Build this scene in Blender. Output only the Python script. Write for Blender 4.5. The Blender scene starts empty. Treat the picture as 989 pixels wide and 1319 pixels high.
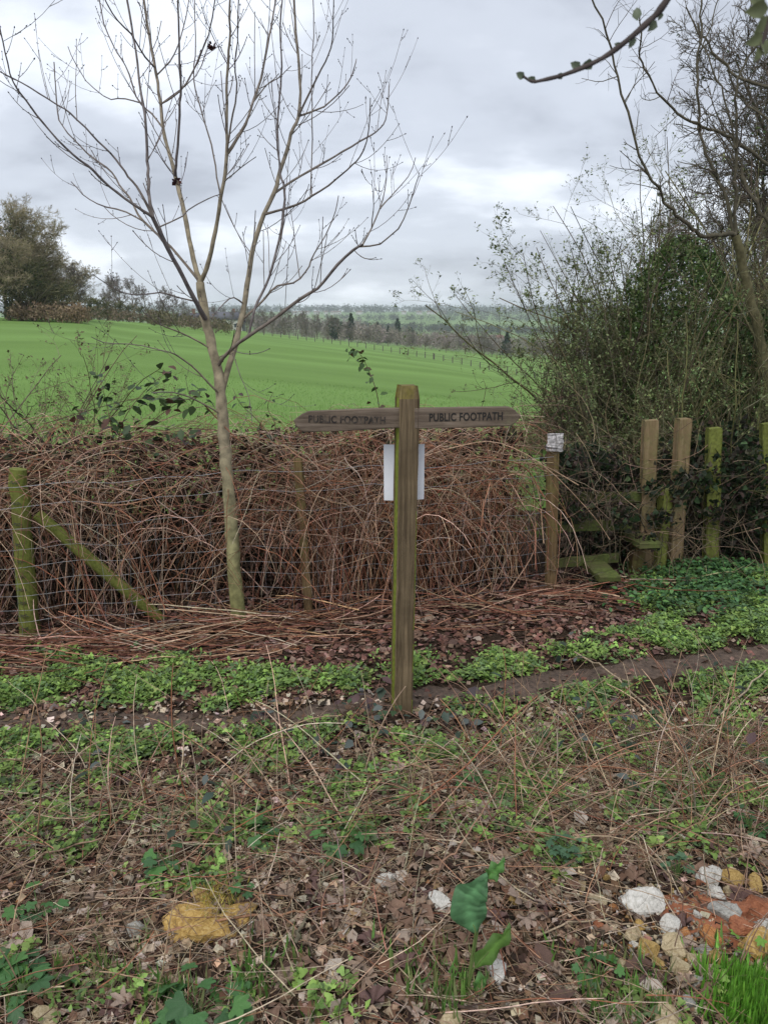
import bpy, bmesh, math, random
import numpy as np
from mathutils import Matrix, Vector
rng = np.random.default_rng(7); random.seed(7)
S = bpy.context.scene
COL = S.collection
# ------------------------------------------------------------------ camera
F = 996.0; CX, CY = 494.5, 659.5; EYE = 1.8; HZ = 405.0
PITCH = math.atan((CY - HZ) / F)
SP, CP = math.sin(PITCH), math.cos(PITCH)
cd = bpy.data.cameras.new('camera'); cam = bpy.data.objects.new('camera', cd); COL.objects.link(cam)
cam.location = (0, 0, EYE); cam.rotation_euler = (math.pi/2 - PITCH, 0, 0)
cd.sensor_fit = 'VERTICAL'; cd.sensor_height = 36; cd.lens = F/1319*36
cd.clip_start = 0.05; cd.clip_end = 12000
cd.dof.use_dof = True; cd.dof.focus_distance = 4.2; cd.dof.aperture_fstop = 9
S.camera = cam
# ------------------------------------------------------------------ world and light
SUN_EL, SUN_AZ = math.radians(55), math.radians(200)
w = bpy.data.worlds.new('World'); S.world = w; w.use_nodes = True
nt = w.node_tree; nt.nodes.clear()
def N(nt, typ, **kw):
    n = nt.nodes.new(typ)
    for k, v in kw.items():
        if k in n.inputs.keys(): n.inputs[k].default_value = v
        else: setattr(n, k, v)
    return n
L = lambda nt, a, b: nt.links.new(a, b)
def ramp(nt, fac, stops, interp='LINEAR'):
    r = N(nt, 'ShaderNodeValToRGB'); r.color_ramp.interpolation = interp
    e = r.color_ramp.elements
    while len(e) < len(stops): e.new(0.5)
    for q, (p, c) in zip(e, stops):
        q.position = p; q.color = (*c, 1) if len(c) == 3 else c
    L(nt, fac, r.inputs[0]); return r
def math_n(nt, op, a, b=0.0):
    m = N(nt, 'ShaderNodeMath', operation=op)
    for i, v in enumerate((a, b)):
        if hasattr(v, 'links'): L(nt, v, m.inputs[i])
        else: m.inputs[i].default_value = v
    return m.outputs[0]
sky = N(nt, 'ShaderNodeTexSky', sky_type='NISHITA', sun_disc=False, sun_elevation=SUN_EL, sun_rotation=SUN_AZ)
bg1 = N(nt, 'ShaderNodeBackground', Strength=0.10); L(nt, sky.outputs[0], bg1.inputs[0])
tc = N(nt, 'ShaderNodeTexCoord'); sep = N(nt, 'ShaderNodeSeparateXYZ'); L(nt, tc.outputs['Generated'], sep.inputs[0])
zz = math_n(nt, 'ADD', math_n(nt, 'MAXIMUM', sep.outputs[2], 0.0), 0.30)
comb = N(nt, 'ShaderNodeCombineXYZ')
L(nt, math_n(nt, 'DIVIDE', sep.outputs[0], zz), comb.inputs[0]); L(nt, math_n(nt, 'DIVIDE', sep.outputs[1], zz), comb.inputs[1])
mp = N(nt, 'ShaderNodeMapping'); mp.inputs['Scale'].default_value = (1.0, 1.35, 1); mp.inputs['Location'].default_value = (3.3, 1.9, 0); L(nt, comb.outputs[0], mp.inputs[0])
n1 = N(nt, 'ShaderNodeTexNoise', Scale=1.15, Detail=5.0, Roughness=0.5, Distortion=0.3); L(nt, mp.outputs[0], n1.inputs['Vector'])
n2 = N(nt, 'ShaderNodeTexNoise', Scale=3.2, Detail=5.0, Roughness=0.55); L(nt, mp.outputs[0], n2.inputs['Vector'])
mx = math_n(nt, 'ADD', math_n(nt, 'MULTIPLY', n1.outputs[0], 0.72), math_n(nt, 'MULTIPLY', n2.outputs[0], 0.28))
cl = ramp(nt, mx, [(0.36, (0.36, 0.385, 0.445)), (0.49, (0.495, 0.53, 0.60)), (0.62, (0.73, 0.77, 0.845))], 'EASE')
bg2 = N(nt, 'ShaderNodeBackground', Strength=1.0); L(nt, cl.outputs[0], bg2.inputs[0])
ms = N(nt, 'ShaderNodeMixShader'); ms.inputs[0].default_value = 0.93
L(nt, bg1.outputs[0], ms.inputs[1]); L(nt, bg2.outputs[0], ms.inputs[2])
wo = N(nt, 'ShaderNodeOutputWorld'); L(nt, ms.outputs[0], wo.inputs[0])
sd = bpy.data.lights.new('sun', 'SUN'); sd.energy = 1.5; sd.angle = math.radians(35); sd.color = (1, .96, .9)
so = bpy.data.objects.new('sun', sd); COL.objects.link(so)
# sun behind the camera, a little to the left: the way the light comes from
sdir = Vector((math.sin(SUN_AZ)*math.cos(SUN_EL), math.cos(SUN_AZ)*math.cos(SUN_EL), math.sin(SUN_EL)))
so.rotation_euler = sdir.to_track_quat('Z', 'Y').to_euler(); so.location = sdir*50
vs = S.view_settings; vs.view_transform = 'Standard'; vs.look = 'None'; vs.exposure = 0.55; vs.gamma = 1; vs.use_curve_mapping = False
S.cycles.use_denoising = True
S.cycles.max_bounces = 6; S.cycles.diffuse_bounces = 3; S.cycles.glossy_bounces = 2; S.cycles.transmission_bounces = 2
S.cycles.volume_bounces = 1; S.cycles.transparent_max_bounces = 4

# ------------------------------------------------------------------ geometry of the place: picture pixel -> point
def P(px, py, Y):
    px = np.asarray(px, float); py = np.asarray(py, float)
    a = (px - CX)/F; b = (CY - py)/F
    t = Y/(CP + b*SP)
    return np.stack([t*a, np.broadcast_to(Y, t.shape)*1.0, EYE + t*(-SP + b*CP)], -1)
def tanel(py):
    b = (CY - np.asarray(py, float))/F
    return (-SP + b*CP)/(CP + b*SP)
def proj(p):
    x, y, z = p[..., 0], p[..., 1], p[..., 2] - EYE
    d = y*CP - z*SP; u = y*SP + z*CP
    return CX + F*x/d, CY - F*u/d
def hnear(x, y):
    return (0.018*np.sin(2.1*x + 0.7*y) + 0.014*np.sin(3.7*y - 1.3*x + 1) + 0.010*np.sin(6.3*x + 4.1*y + 2)
            + 0.006*np.sin(13*x - 9*y) + 0.005*np.sin(17*y + 11*x))
KPX = np.array([-900, 0, 110, 200, 300, 450, 570, 690, 800, 1000, 1900.])
KU = (KPX - CX)/(F*1.032)
D1 = np.array([60, 80, 85, 130, 170, 175, 150, 130, 110, 100, 80.])
R1 = np.array([400, 411, 412, 418, 426, 446, 465, 488, 500, 512, 540.])
D2 = np.array([120, 140, 150, 220, 260, 260, 250, 230, 220, 200, 160.])
R2 = np.array([398, 409, 411, 417, 425, 441, 454, 467, 474, 480, 490.])
R3 = np.array([398, 409, 412, 419, 427, 440, 448, 456, 458, 460, 465.])
R4 = np.array([400, 410, 412, 416, 420, 430, 434, 437, 438, 440, 442.])
R5 = np.array([402, 406, 408, 410, 412, 415, 416, 417, 417, 418, 418.])
def terrain(x, y):
    x = np.atleast_1d(np.asarray(x, float)); y = np.atleast_1d(np.asarray(y, float))
    x, y = np.broadcast_arrays(x, y); u = x/np.maximum(y, 6.0)
    I = lambda a: np.interp(u, KU, a)
    d1, d2 = I(D1), I(D2)
    ys = [np.full_like(u, 9.0), d1, d2, np.full_like(u, 500.), np.full_like(u, 900.), np.full_like(u, 1400.), np.full_like(u, 2100.), np.full_like(u, 2800.), np.full_like(u, 5000.)]
    zs = [np.zeros_like(u), EYE + d1*tanel(I(R1)), EYE + d2*tanel(I(R2)), EYE + 500*tanel(I(R3)), EYE + 900*tanel(I(R4)), EYE + 1400*tanel(I(R5)),
          EYE + 2100*tanel(404.) + 0*u, EYE + 2800*tanel(401.) + 0*u, EYE + 5000*tanel(403.5) + 0*u]
    z = np.zeros_like(u)
    for k in range(len(ys) - 1):
        m = (y >= ys[k]) & (y <= ys[k+1])
        t = (y - ys[k])/(ys[k+1] - ys[k]); 
        if k == 0: t = t**1.08 if False else np.clip(t, 0, 1)**1.08
        z = np.where(m, zs[k] + (zs[k+1] - zs[k])*t, z)
    z = np.where(y > 5000, zs[-1], z)
    nf = np.clip((12 - y)/5, 0, 1)
    return z + hnear(x, y)*nf + np.where(y > 9, 0.10*np.sin(x*0.21 + y*.13)*np.clip((y - 9)/20, 0, 1), 0)
def gz(x, y): return float(terrain(x, y)[0])
def G(px, py):
    p = P(px, py, 4.0); o = np.array([0, 0, EYE]); d = p - o
    z = 0.0
    for _ in range(6):
        t = (z - EYE)/d[..., 2]; q = o + d*np.asarray(t)[..., None]
        z = terrain(q[..., 0], q[..., 1]).reshape(np.shape(t))
    return q
def gpt(px, py): return G(np.array(px, float), np.array(py, float))
def fence_y(x):   # the wire fence runs slightly away to the right
    return np.interp(x, [-6, -1.92, -0.43, 1.08, 2.9, 6], [3.85, 4.16, 4.50, 5.0, 5.4, 6.0])

# ------------------------------------------------------------------ mesh helpers
def nrm(v): return v/np.maximum(np.linalg.norm(v, axis=-1, keepdims=True), 1e-9)
class MB:
    def __init__(s): s.v = []; s.q = []; s.t = []; s.c = []; s.n = 0
    def add(s, v, q=None, t=None, c=None):
        v = np.asarray(v, float).reshape(-1, 3)
        if q is not None and len(q): s.q.append(np.asarray(q).reshape(-1, 4) + s.n)
        if t is not None and len(t): s.t.append(np.asarray(t).reshape(-1, 3) + s.n)
        c = np.array((.5, .5, .5)) if c is None else np.asarray(c, float)
        s.c.append(np.broadcast_to(c, v.shape)); s.v.append(v); s.n += len(v); return s
    def mesh(s, name, mat=None, smooth=False):
        me = bpy.data.meshes.new(name)
        v = np.concatenate(s.v); q = np.concatenate(s.q) if s.q else np.zeros((0, 4), int); t = np.concatenate(s.t) if s.t else np.zeros((0, 3), int)
        me.vertices.add(len(v)); me.vertices.foreach_set('co', v.astype(np.float32).ravel())
        me.loops.add(q.size + t.size); me.loops.foreach_set('vertex_index', np.concatenate([q.ravel(), t.ravel()]).astype(np.int32))
        me.polygons.add(len(q) + len(t))
        me.polygons.foreach_set('loop_start', np.concatenate([np.arange(len(q))*4, q.size + np.arange(len(t))*3]).astype(np.int32))
        if smooth: me.polygons.foreach_set('use_smooth', np.ones(len(q) + len(t), bool))
        a = me.attributes.new('Col', 'FLOAT_COLOR', 'POINT')
        c = np.concatenate(s.c); a.data.foreach_set('color', np.concatenate([c, np.ones((len(c), 1))], 1).astype(np.float32).ravel())
        me.update(calc_edges=True)
        if mat: me.materials.append(mat)
        return me
    def obj(s, name, mat, parent=None, smooth=False, **tags):
        o = bpy.data.objects.new(name, s.mesh(name, mat, smooth)); COL.objects.link(o)
        if parent is not None:
            o.parent = parent; o.matrix_parent_inverse = parent.matrix_basis.inverted()
        return tag(o, **tags)
def tag(o, label=None, cat=None, group=None, kind=None):
    if label: o['label'] = label
    if cat: o['category'] = cat
    if group: o['group'] = group
    if kind: o['kind'] = kind
    return o
def thing(name, loc, label, cat, group=None, rz=0, sc=1):
    o = bpy.data.objects.new(name, None); COL.objects.link(o); o.empty_display_size = .1
    o.location = [float(a) for a in loc]; o.rotation_euler = (0, 0, rz); o.scale = (sc,)*3
    return tag(o, label, cat, group)
def child(name, me, parent, M=None):      # me in the parent's own frame
    o = bpy.data.objects.new(name, me); COL.objects.link(o); o.parent = parent
    if M is not None: o.matrix_basis = M
    return o
def copy_tree(o, parent=None, **tags):
    c = o.copy(); COL.objects.link(c)
    if parent is not None: c.parent = parent
    for ch in o.children: copy_tree(ch, c)
    return tag(c, **tags)
def tubes(mb, Pt, R, k=4, col=None, cap=False):
    Pt = np.asarray(Pt, float); R = np.asarray(R, float)
    if Pt.ndim == 2: Pt = Pt[None]; R = R[None]
    n0, n = Pt.shape[:2]
    T = nrm(np.gradient(Pt, axis=1)); ref = nrm(np.cross(T.mean(1), rng.normal(size=(n0, 3))))[:, None]
    A = nrm(np.cross(T, ref)); B = np.cross(T, A)
    th = np.arange(k)*2*np.pi/k
    V = Pt[:, :, None] + R[:, :, None, None]*(np.cos(th)[:, None]*A[:, :, None] + np.sin(th)[:, None]*B[:, :, None])
    base = (np.arange(n0)*n*k)[:, None, None] + (np.arange(n - 1)*k)[None, :, None]
    j = np.arange(k)[None, None]; j2 = (j + 1) % k
    q = np.stack([base + j, base + j2, base + k + j2, base + k + j], -1).reshape(-1, 4)
    c = None
    if col is not None:
        c = np.asarray(col, float)
        if c.ndim == 2 and len(c) == n0: c = np.repeat(c, n*k, 0)
        elif c.ndim == 3: c = np.repeat(c.reshape(-1, 3), k, 0)
    mb.add(V.reshape(-1, 3), q, c=c)
    if cap:
        for i in range(n0):
            for e in (0, n - 1):
                idx = mb.n - n0*n*k + i*n*k + e*k + np.arange(k) if False else None
                ring = V[i, e]; cc = ring.mean(0)
                mb.add(np.vstack([ring, cc]), t=[[a, (a+1) % k, k] for a in range(k)], c=None if col is None else (np.asarray(col, float).reshape(-1, 3)[min(i, np.asarray(col).reshape(-1, 3).shape[0]-1)]))
    return mb
def curves(start, d, length, n=8, up=0.0, wig=0.1, down=0.0):
    p = np.array(start, float); d = nrm(np.array(d, float)); Ls = np.asarray(length, float)[:, None]/(n - 1)
    out = [p]; bias = rng.normal(size=p.shape)*wig*.5
    for i in range(n - 1):
        d = d + rng.normal(size=p.shape)*wig + bias
        d[:, 2] += up - down*(i/(n - 1))
        d = nrm(d); p = p + d*Ls; out.append(p)
    return np.stack(out, 1)
def taper(r0, n, end=.25): return np.asarray(r0, float)[:, None]*np.linspace(1, end, n)[None]
def spawn(Pp, Rp, M, t0, t1, ang, l0, l1, n=6, up=.1, wig=.1, ratio=.6, rmin=.001, end=.3, down=0.0, rel=False):
    N0, n0 = Pp.shape[:2]
    idx = np.repeat(np.arange(N0), M); t = rng.uniform(t0, t1, len(idx))*(n0 - 1)
    i = np.minimum(t.astype(int), n0 - 2); f = (t - i)[:, None]
    st = Pp[idx, i]*(1 - f) + Pp[idx, i+1]*f; T = nrm(Pp[idx, i+1] - Pp[idx, i])
    r = (Rp[idx, i]*(1 - f[:, 0]) + Rp[idx, i+1]*f[:, 0])*ratio
    pr = nrm(np.cross(T, rng.normal(size=T.shape))); a = np.radians(rng.normal(ang, 10, len(idx)))[:, None]
    Ln = rng.uniform(l0, l1, len(idx))
    if rel: Ln = Ln*np.linalg.norm(Pp[idx, -1] - Pp[idx, 0], axis=1)*(1.15 - .6*t/(n0-1))
    C = curves(st, np.cos(a)*T + np.sin(a)*pr, Ln, n, up, wig, down)
    return C, taper(np.maximum(r, rmin), n, end)
def rots(yaw, tilt, roll):
    cy, sy, ct, st, cr, sr = np.cos(yaw), np.sin(yaw), np.cos(tilt), np.sin(tilt), np.cos(roll), np.sin(roll)
    o, z = np.ones_like(cy), np.zeros_like(cy)
    Z = np.stack([cy, -sy, z, sy, cy, z, z, z, o], -1).reshape(-1, 3, 3)
    X = np.stack([o, z, z, z, ct, -st, z, st, ct], -1).reshape(-1, 3, 3)
    Yy = np.stack([cr, z, sr, z, o, z, -sr, z, cr], -1).reshape(-1, 3, 3)
    return Z @ X @ Yy
def leaves(mb, tmpl, pos, R, sc, col):
    v, q, t = tmpl; n = len(pos); m = len(v); sc = np.broadcast_to(np.asarray(sc, float), (n,))
    V = np.einsum('nij,mj->nmi', R, v)*sc[:, None, None] + np.asarray(pos)[:, None]
    off = (np.arange(n)*m)[:, None, None]
    mb.add(V.reshape(-1, 3), (np.asarray(q).reshape(1, -1, 4) + off).reshape(-1, 4) if len(q) else None,
           (np.asarray(t).reshape(1, -1, 3) + off).reshape(-1, 3) if len(t) else None, np.repeat(col, m, 0))
    return mb
def colv(n, cols, var=.25, wts=None):
    cols = np.array(cols, float); i = rng.choice(len(cols), n, p=None if wts is None else np.array(wts)/sum(wts))
    return np.clip(cols[i]*(1 + rng.normal(size=(n, 1))*var)*(1 + rng.normal(size=(n, 3))*var*.2), .004, .9)
# leaf shapes, base at the origin, length 1 along +y
T_OV = (np.array([[0, 0, 0], [-.3, .33, .07], [0, .36, 0], [.3, .33, .07], [-.22, .7, .03], [0, .7, -.03], [.22, .7, .03], [0, 1, -.1]]),
        [[0, 2, 1, 1], ][:0], [[0, 2, 1], [0, 3, 2], [1, 2, 5], [1, 5, 4], [2, 3, 6], [2, 6, 5], [4, 5, 7], [5, 6, 7]])
T_DI = (np.array([[0, 0, 0], [-.27, .5, .06], [0, 1, -.06], [.27, .5, .06]]), [], [[0, 2, 1], [0, 3, 2]])
T_IVY = (np.array([[0, 0, 0], [-.45, .1, -.03], [-.35, .45, .02], [0, .95, -.08], [.35, .45, .02], [.45, .1, -.03]]), [], [[0, 2, 1], [0, 3, 2], [0, 4, 3], [0, 5, 4]])
T_FRAG = (np.array([[-.4, -.3, .1], [.45, -.35, .02], [.5, .4, .16], [-.35, .45, .05], [.02, .05, -.05]]), [], [[0, 1, 4], [1, 2, 4], [2, 3, 4], [3, 0, 4]])
T_BLADE = (np.array([[-.06, 0, 0], [.06, 0, 0], [.045, .5, .04], [-.045, .5, .04], [0, 1, .2]]), [[0, 1, 2, 3]], [[3, 2, 4]])
def lobed(nl=5, depth=.35, cup=.12, pts=4, seed=0):
    r = random.Random(seed); v = [[0, .05, 0]]; m = nl*pts
    for i in range(m + 1):
        a = math.radians(-150 + 300*i/m) ; ph = (i % pts)/pts
        rr = .5*(1 - depth*(1 - math.sin(math.pi*((i/m*nl) % 1))))*(1 + r.uniform(-.06, .06))
        v.append([rr*math.sin(a), .45 + rr*math.cos(a) - .45 + .3, cup*rr*2*(0.5 + .5*math.cos(i/m*nl*2*math.pi)) - .05])
    return np.array(v), [], [[0, i + 1, i] for i in range(1, m + 1)]
T_LOB = lobed(5, .35); T_LOB3 = lobed(3, .45, .05, 3, 2); T_MAPLE = lobed(5, .6, .3, 4, 5)
def crinkle(t, seed, amp=.12):
    v = t[0].copy(); r = np.random.default_rng(seed); v[:, 2] += r.normal(size=len(v))*amp; v[:, 2] += (v[:, 0]**2)*r.uniform(-1, 1.2); return (v, t[1], t[2])

# ------------------------------------------------------------------ materials
def mat(name): 
    m = bpy.data.materials.new(name); m.use_nodes = True; n = m.node_tree; n.nodes.clear()
    b = N(n, 'ShaderNodeBsdfPrincipled'); o = N(n, 'ShaderNodeOutputMaterial'); L(n, b.outputs[0], o.inputs[0]); return m, n, b, o
def noise(nt, scale, detail=4.0, rough=.55, vec=None, scl=None, dist=0.0):
    if vec is None: vec = N(nt, 'ShaderNodeTexCoord').outputs['Object']
    if scl is not None:
        mpn = N(nt, 'ShaderNodeMapping'); mpn.inputs['Scale'].default_value = scl; L(nt, vec, mpn.inputs[0]); vec = mpn.outputs[0]
    k = N(nt, 'ShaderNodeTexNoise', Scale=scale, Detail=detail, Roughness=rough, Distortion=dist); L(nt, vec, k.inputs['Vector']); return k.outputs[0]
def mixc(nt, f, a, b, typ='MIX'):
    m = N(nt, 'ShaderNodeMix', data_type='RGBA', blend_type=typ)
    for s, v in ((m.inputs[0], f), (m.inputs[6], a), (m.inputs[7], b)):
        if hasattr(v, 'links'): L(nt, v, s)
        else: s.default_value = v if not isinstance(v, tuple) else (*v, 1)
    return m.outputs[2]
def bump(nt, b, h, strength=.4, dist=.01):
    k = N(nt, 'ShaderNodeBump', Strength=strength, Distance=dist); L(nt, h, k.inputs['Height']); L(nt, k.outputs[0], b.inputs['Normal'])
def m_attr(name, rough=.8, scale=60, lo=.65, hi=1.3, transl=0.0, spec=.3, bmp=0.0):
    m, n, b, o = mat(name); a = N(n, 'ShaderNodeAttribute', attribute_name='Col')
    r = ramp(n, noise(n, scale), [(.3, (lo,)*3), (.7, (hi,)*3)])
    c = mixc(n, 1.0, a.outputs[0], r.outputs[0], 'MULTIPLY'); L(n, c, b.inputs['Base Color'])
    b.inputs['Roughness'].default_value = rough; b.inputs['Specular IOR Level'].default_value = spec
    if bmp: bump(n, b, noise(n, scale*1.5), bmp, .004)
    if transl:
        t = N(n, 'ShaderNodeBsdfTranslucent'); L(n, c, t.inputs[0]); x = N(n, 'ShaderNodeMixShader'); x.inputs[0].default_value = transl
        L(n, b.outputs[0], x.inputs[1]); L(n, t.outputs[0], x.inputs[2]); L(n, x.outputs[0], o.inputs[0])
    return m
M_LEAF = m_attr('leaf', .55, 40, .75, 1.2, .2, .35)
M_DEADLEAF = m_attr('dead_leaf', .85, 50, .6, 1.3, .08, .2)
M_CANE = m_attr('cane', .75, 45, .55, 1.35, 0, .25)
M_TWIG = m_attr('twig', .8, 30, .6, 1.3, 0, .2)
M_BARK = m_attr('bark', .85, 22, .55, 1.35, 0, .2, .6)
M_FAR = m_attr('far_foliage', .95, 1.2, .75, 1.2, 0, .05)
M_FARHOUSE = m_attr('render_wall', .9, 2, .9, 1.05, 0, .1)
def m_wood(name, cols, moss=None, mfac=.5, grain=(60, 60, 3), bs=.6, lowmoss=0.0):
    m, n, b, o = mat(name); g = noise(n, 1.0, 6, .65, scl=grain, dist=.6); big = noise(n, 7, 3)
    c = ramp(n, g, [(.28, cols[0]), (.5, cols[1]), (.72, cols[2])]).outputs[0]
    c = mixc(n, ramp(n, big, [(.35, (0, 0, 0)), (.7, (.55,)*3)]).outputs[0], c, cols[0])
    if moss:
        k = noise(n, 5, 6, .7); lo = .75 - mfac*.5
        f = ramp(n, k, [(lo - .08, (0, 0, 0)), (lo + .12, (.9,)*3)]).outputs[0]
        mc = ramp(n, noise(n, 55, 3), [(.3, tuple(x*.6 for x in moss)), (.7, tuple(x*1.25 for x in moss))]).outputs[0]
        c = mixc(n, f, c, mc)
    L(n, c, b.inputs['Base Color']); b.inputs['Roughness'].default_value = .85; b.inputs['Specular IOR Level'].default_value = .2
    bump(n, b, g, bs, .006); return m
M_POST = m_wood('weathered_oak', ((.06, .042, .025), (.15, .112, .065), (.27, .20, .12)), (.16, .15, .05), .12, (70, 70, 2.5), .8)
M_POSTSIDE = m_wood('mossy_oak_side', ((.07, .06, .02), (.16, .14, .04), (.25, .22, .07)), (.20, .24, .03), .85, (70, 70, 2.5), .6)
M_POSTTOP = m_wood('lichened_oak_top', ((.08, .06, .03), (.16, .12, .06), (.24, .19, .1)), (.2, .17, .04), .6, (40, 40, 20), .6)
M_BOARD = m_wood('grey_brown_board', ((.06, .045, .034), (.15, .115, .085), (.25, .20, .155)), (.15, .14, .08), .2, (3, 60, 60), .8)
M_MOSSPOST = m_wood('mossy_post', ((.07, .07, .02), (.15, .16, .04), (.24, .25, .07)), (.165, .19, .042), .62, (50, 50, 3), .8)
M_STAKE = m_wood('brown_stake', ((.08, .05, .025), (.17, .11, .055), (.26, .19, .1)), (.15, .16, .04), .35, (50, 50, 3), .6)
M_PALE = m_wood('pale_new_wood', ((.13, .085, .045), (.24, .17, .095), (.33, .25, .15)), (.15, .15, .055), .42, (50, 50, 3), .5)
M_RAIL = m_wood('mossy_rail', ((.035, .035, .018), (.08, .08, .03), (.14, .14, .06)), (.09, .115, .03), .55, (4, 50, 50), .6)
def m_plain(name, c, rough=.7, var=.2, scale=20, metal=0, bmp=0.0):
    m, n, b, o = mat(name); r = ramp(n, noise(n, scale, 5), [(.3, tuple(x*(1 - var) for x in c)), (.7, tuple(x*(1 + var) for x in c))])
    L(n, r.outputs[0], b.inputs['Base Color']); b.inputs['Roughness'].default_value = rough; b.inputs['Metallic'].default_value = metal
    if bmp: bump(n, b, noise(n, scale*2, 6), bmp, .01)
    return m
M_WIRE = m_plain('galvanised_wire', (.33, .33, .34), .5, .3, 60, .6)
M_PAPER = m_plain('white_paper', (.66, .68, .72), .6, .04, 6)
def m_ink(nm, lo, hi):
    m, n, b, o = mat(nm); r = ramp(n, noise(n, 26, 5, .7), [(lo, (.014, .012, .010)), (hi, (.13, .10, .075))]); L(n, r.outputs[0], b.inputs['Base Color']); b.inputs['Roughness'].default_value = .85; return m
M_INK = m_ink('black_lettering', .62, .85); M_INKFADE = m_ink('faded_lettering', .46, .72)
M_STEEL = m_plain('dark_staple', (.05, .05, .05), .5, .3, 60, .6)
# ------------------------------------------------------------------ the ground
def m_ground():
    m, n, b, o = mat('leafy_soil'); 
    f1 = noise(n, 3.0, 6, .6); f2 = noise(n, 38, 5, .7, dist=.8); f3 = noise(n, 130, 3, .7)
    c = ramp(n, f2, [(.3, (.016, .011, .007)), (.5, (.045, .030, .020)), (.64, (.10, .07, .046)), (.78, (.20, .15, .10))]).outputs[0]
    c = mixc(n, ramp(n, f1, [(.4, (0, 0, 0)), (.65, (.6,)*3)]).outputs[0], c, (.075, .047, .03))
    L(n, c, b.inputs['Base Color']); b.inputs['Roughness'].default_value = .95; b.inputs['Specular IOR Level'].default_value = .15
    bump(n, b, math_n(n, 'ADD', f2, math_n(n, 'MULTIPLY', f3, .5)), 1.0, .03); return m
def m_field(name, a, bcol, cc, sc):
    m, n, b, o = mat(name)
    f1 = noise(n, sc, 6, .6); f2 = noise(n, 9, 6, .75, scl=(1, 3, 1)); f3 = noise(n, .11*sc*10, 3, .5, scl=(.3, 1.6, 1))
    c = ramp(n, f2, [(.3, a), (.52, bcol), (.75, cc)]).outputs[0]
    c = mixc(n, ramp(n, f1, [(.35, (0, 0, 0)), (.65, (.65,)*3)]).outputs[0], c, tuple(x*.72 for x in bcol))
    c = mixc(n, ramp(n, f3, [(.42, (0, 0, 0)), (.66, (.5,)*3)]).outputs[0], c, tuple(x*1.25 for x in cc))
    L(n, c, b.inputs['Base Color']); b.inputs['Roughness'].default_value = .9; b.inputs['Specular IOR Level'].default_value = .15
    bump(n, b, f2, .5, .08); return m
def sheet(name, ys, us, mt, wedge=True, smooth=True):
    Yg, Ug = np.meshgrid(ys, us, indexing='ij'); X = Ug*np.maximum(Yg, 6) if wedge else Ug
    Z = terrain(X.ravel(), Yg.ravel()); v = np.stack([X.ravel(), Yg.ravel(), Z], -1)
    a, b_ = Yg.shape; i = (np.arange(a - 1)[:, None]*b_ + np.arange(b_ - 1)).ravel()
    mb = MB(); mb.add(v, np.stack([i, i + 1, i + b_ + 1, i + b_], -1)); return mb.obj(name, mt, smooth=smooth, kind='structure')
us = np.sinh(np.linspace(-1.6, 1.6, 141))/np.sinh(1.6)*2.4
M_GROUND = m_ground()
sheet('ground', np.concatenate([np.arange(-4, 1, .25), np.arange(1, 7.01, .05)]), np.linspace(-2.4, 2.4, 281), M_GROUND)
M_FIELD = m_field('meadow_grass', (.100, .180, .036), (.142, .245, .055), (.175, .295, .080), .05)
M_FIELD2 = m_field('valley_grass', (.10, .165, .05), (.14, .22, .07), (.17, .25, .09), .01)
ysf = np.concatenate([np.linspace(7, 14, 30), np.geomspace(14.3, 330, 110)])
sheet('field', ysf, us, M_FIELD)
sheet('hills', np.geomspace(330, 5000, 90), us, M_FIELD2)
# the trodden earth path, a strip a few millimetres above the ground
M_PATH = m_plain('trodden_earth', (.085, .058, .042), .95, .5, 34, 0, 1.0)
pp = [(-420, 925), (-150, 928), (0, 932), (170, 934), (330, 930), (430, 915), (520, 902), (640, 889), (760, 873), (880, 858), (989, 845), (1150, 826), (1350, 806)]
pa = np.array([np.interp(np.linspace(0, 1, 160), np.linspace(0, 1, len(pp)), [q[i] for q in pp]) for i in (0, 1)]).T
jit = rng.normal(size=160)*2
up_, lo_ = gpt(pa[:, 0], pa[:, 1] - 17 - np.convolve(rng.normal(size=160)*9, np.ones(5)/5, 'same')), gpt(pa[:, 0], pa[:, 1] + 17 + np.convolve(rng.normal(size=160)*9, np.ones(5)/5, 'same'))
rows = [up_*(1 - t) + lo_*t for t in np.linspace(0, 1, 7)]
V = np.stack(rows, 1)
V[..., 2] = terrain(V[..., 0].ravel(), V[..., 1].ravel()).reshape(V.shape[:2]) + .006 - .010*np.abs(np.linspace(-1, 1, 7))**3
i = (np.arange(159)[:, None]*7 + np.arange(6)).ravel()
mb = MB(); mb.add(V, np.stack([i, i + 7, i + 8, i + 1], -1)); mb.obj('path', M_PATH, smooth=True, kind='structure')

# ------------------------------------------------------------------ signpost
def prism(mb, poly, y0, y1, col=None):      # poly in (x,z), extruded in y
    n = len(poly); v = [(x, y0, z) for x, z in poly] + [(x, y1, z) for x, z in poly]
    mb.add(v, [[i, (i+1) % n, n + (i+1) % n, n + i] for i in range(n)], c=col)
    mb.add(v[:n] + [np.mean(v[:n], 0)], t=[[(i+1) % n, i, n] for i in range(n)], c=col)
    mb.add(v[n:] + [np.mean(v[n:], 0)], t=[[i, (i+1) % n, n] for i in range(n)], c=col); return mb
def bm_obj(name, bm, mt, parent=None, smooth=False, **tags):
    me = bpy.data.meshes.new(name); bm.normal_update(); bm.to_mesh(me); bm.free()
    for x in (mt if isinstance(mt, (list, tuple)) else [mt]): me.materials.append(x)
    if smooth: 
        for p in me.polygons: p.use_smooth = True
    o = bpy.data.objects.new(name, me); COL.objects.link(o)
    if parent: o.parent = parent
    return tag(o, **tags)
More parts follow.
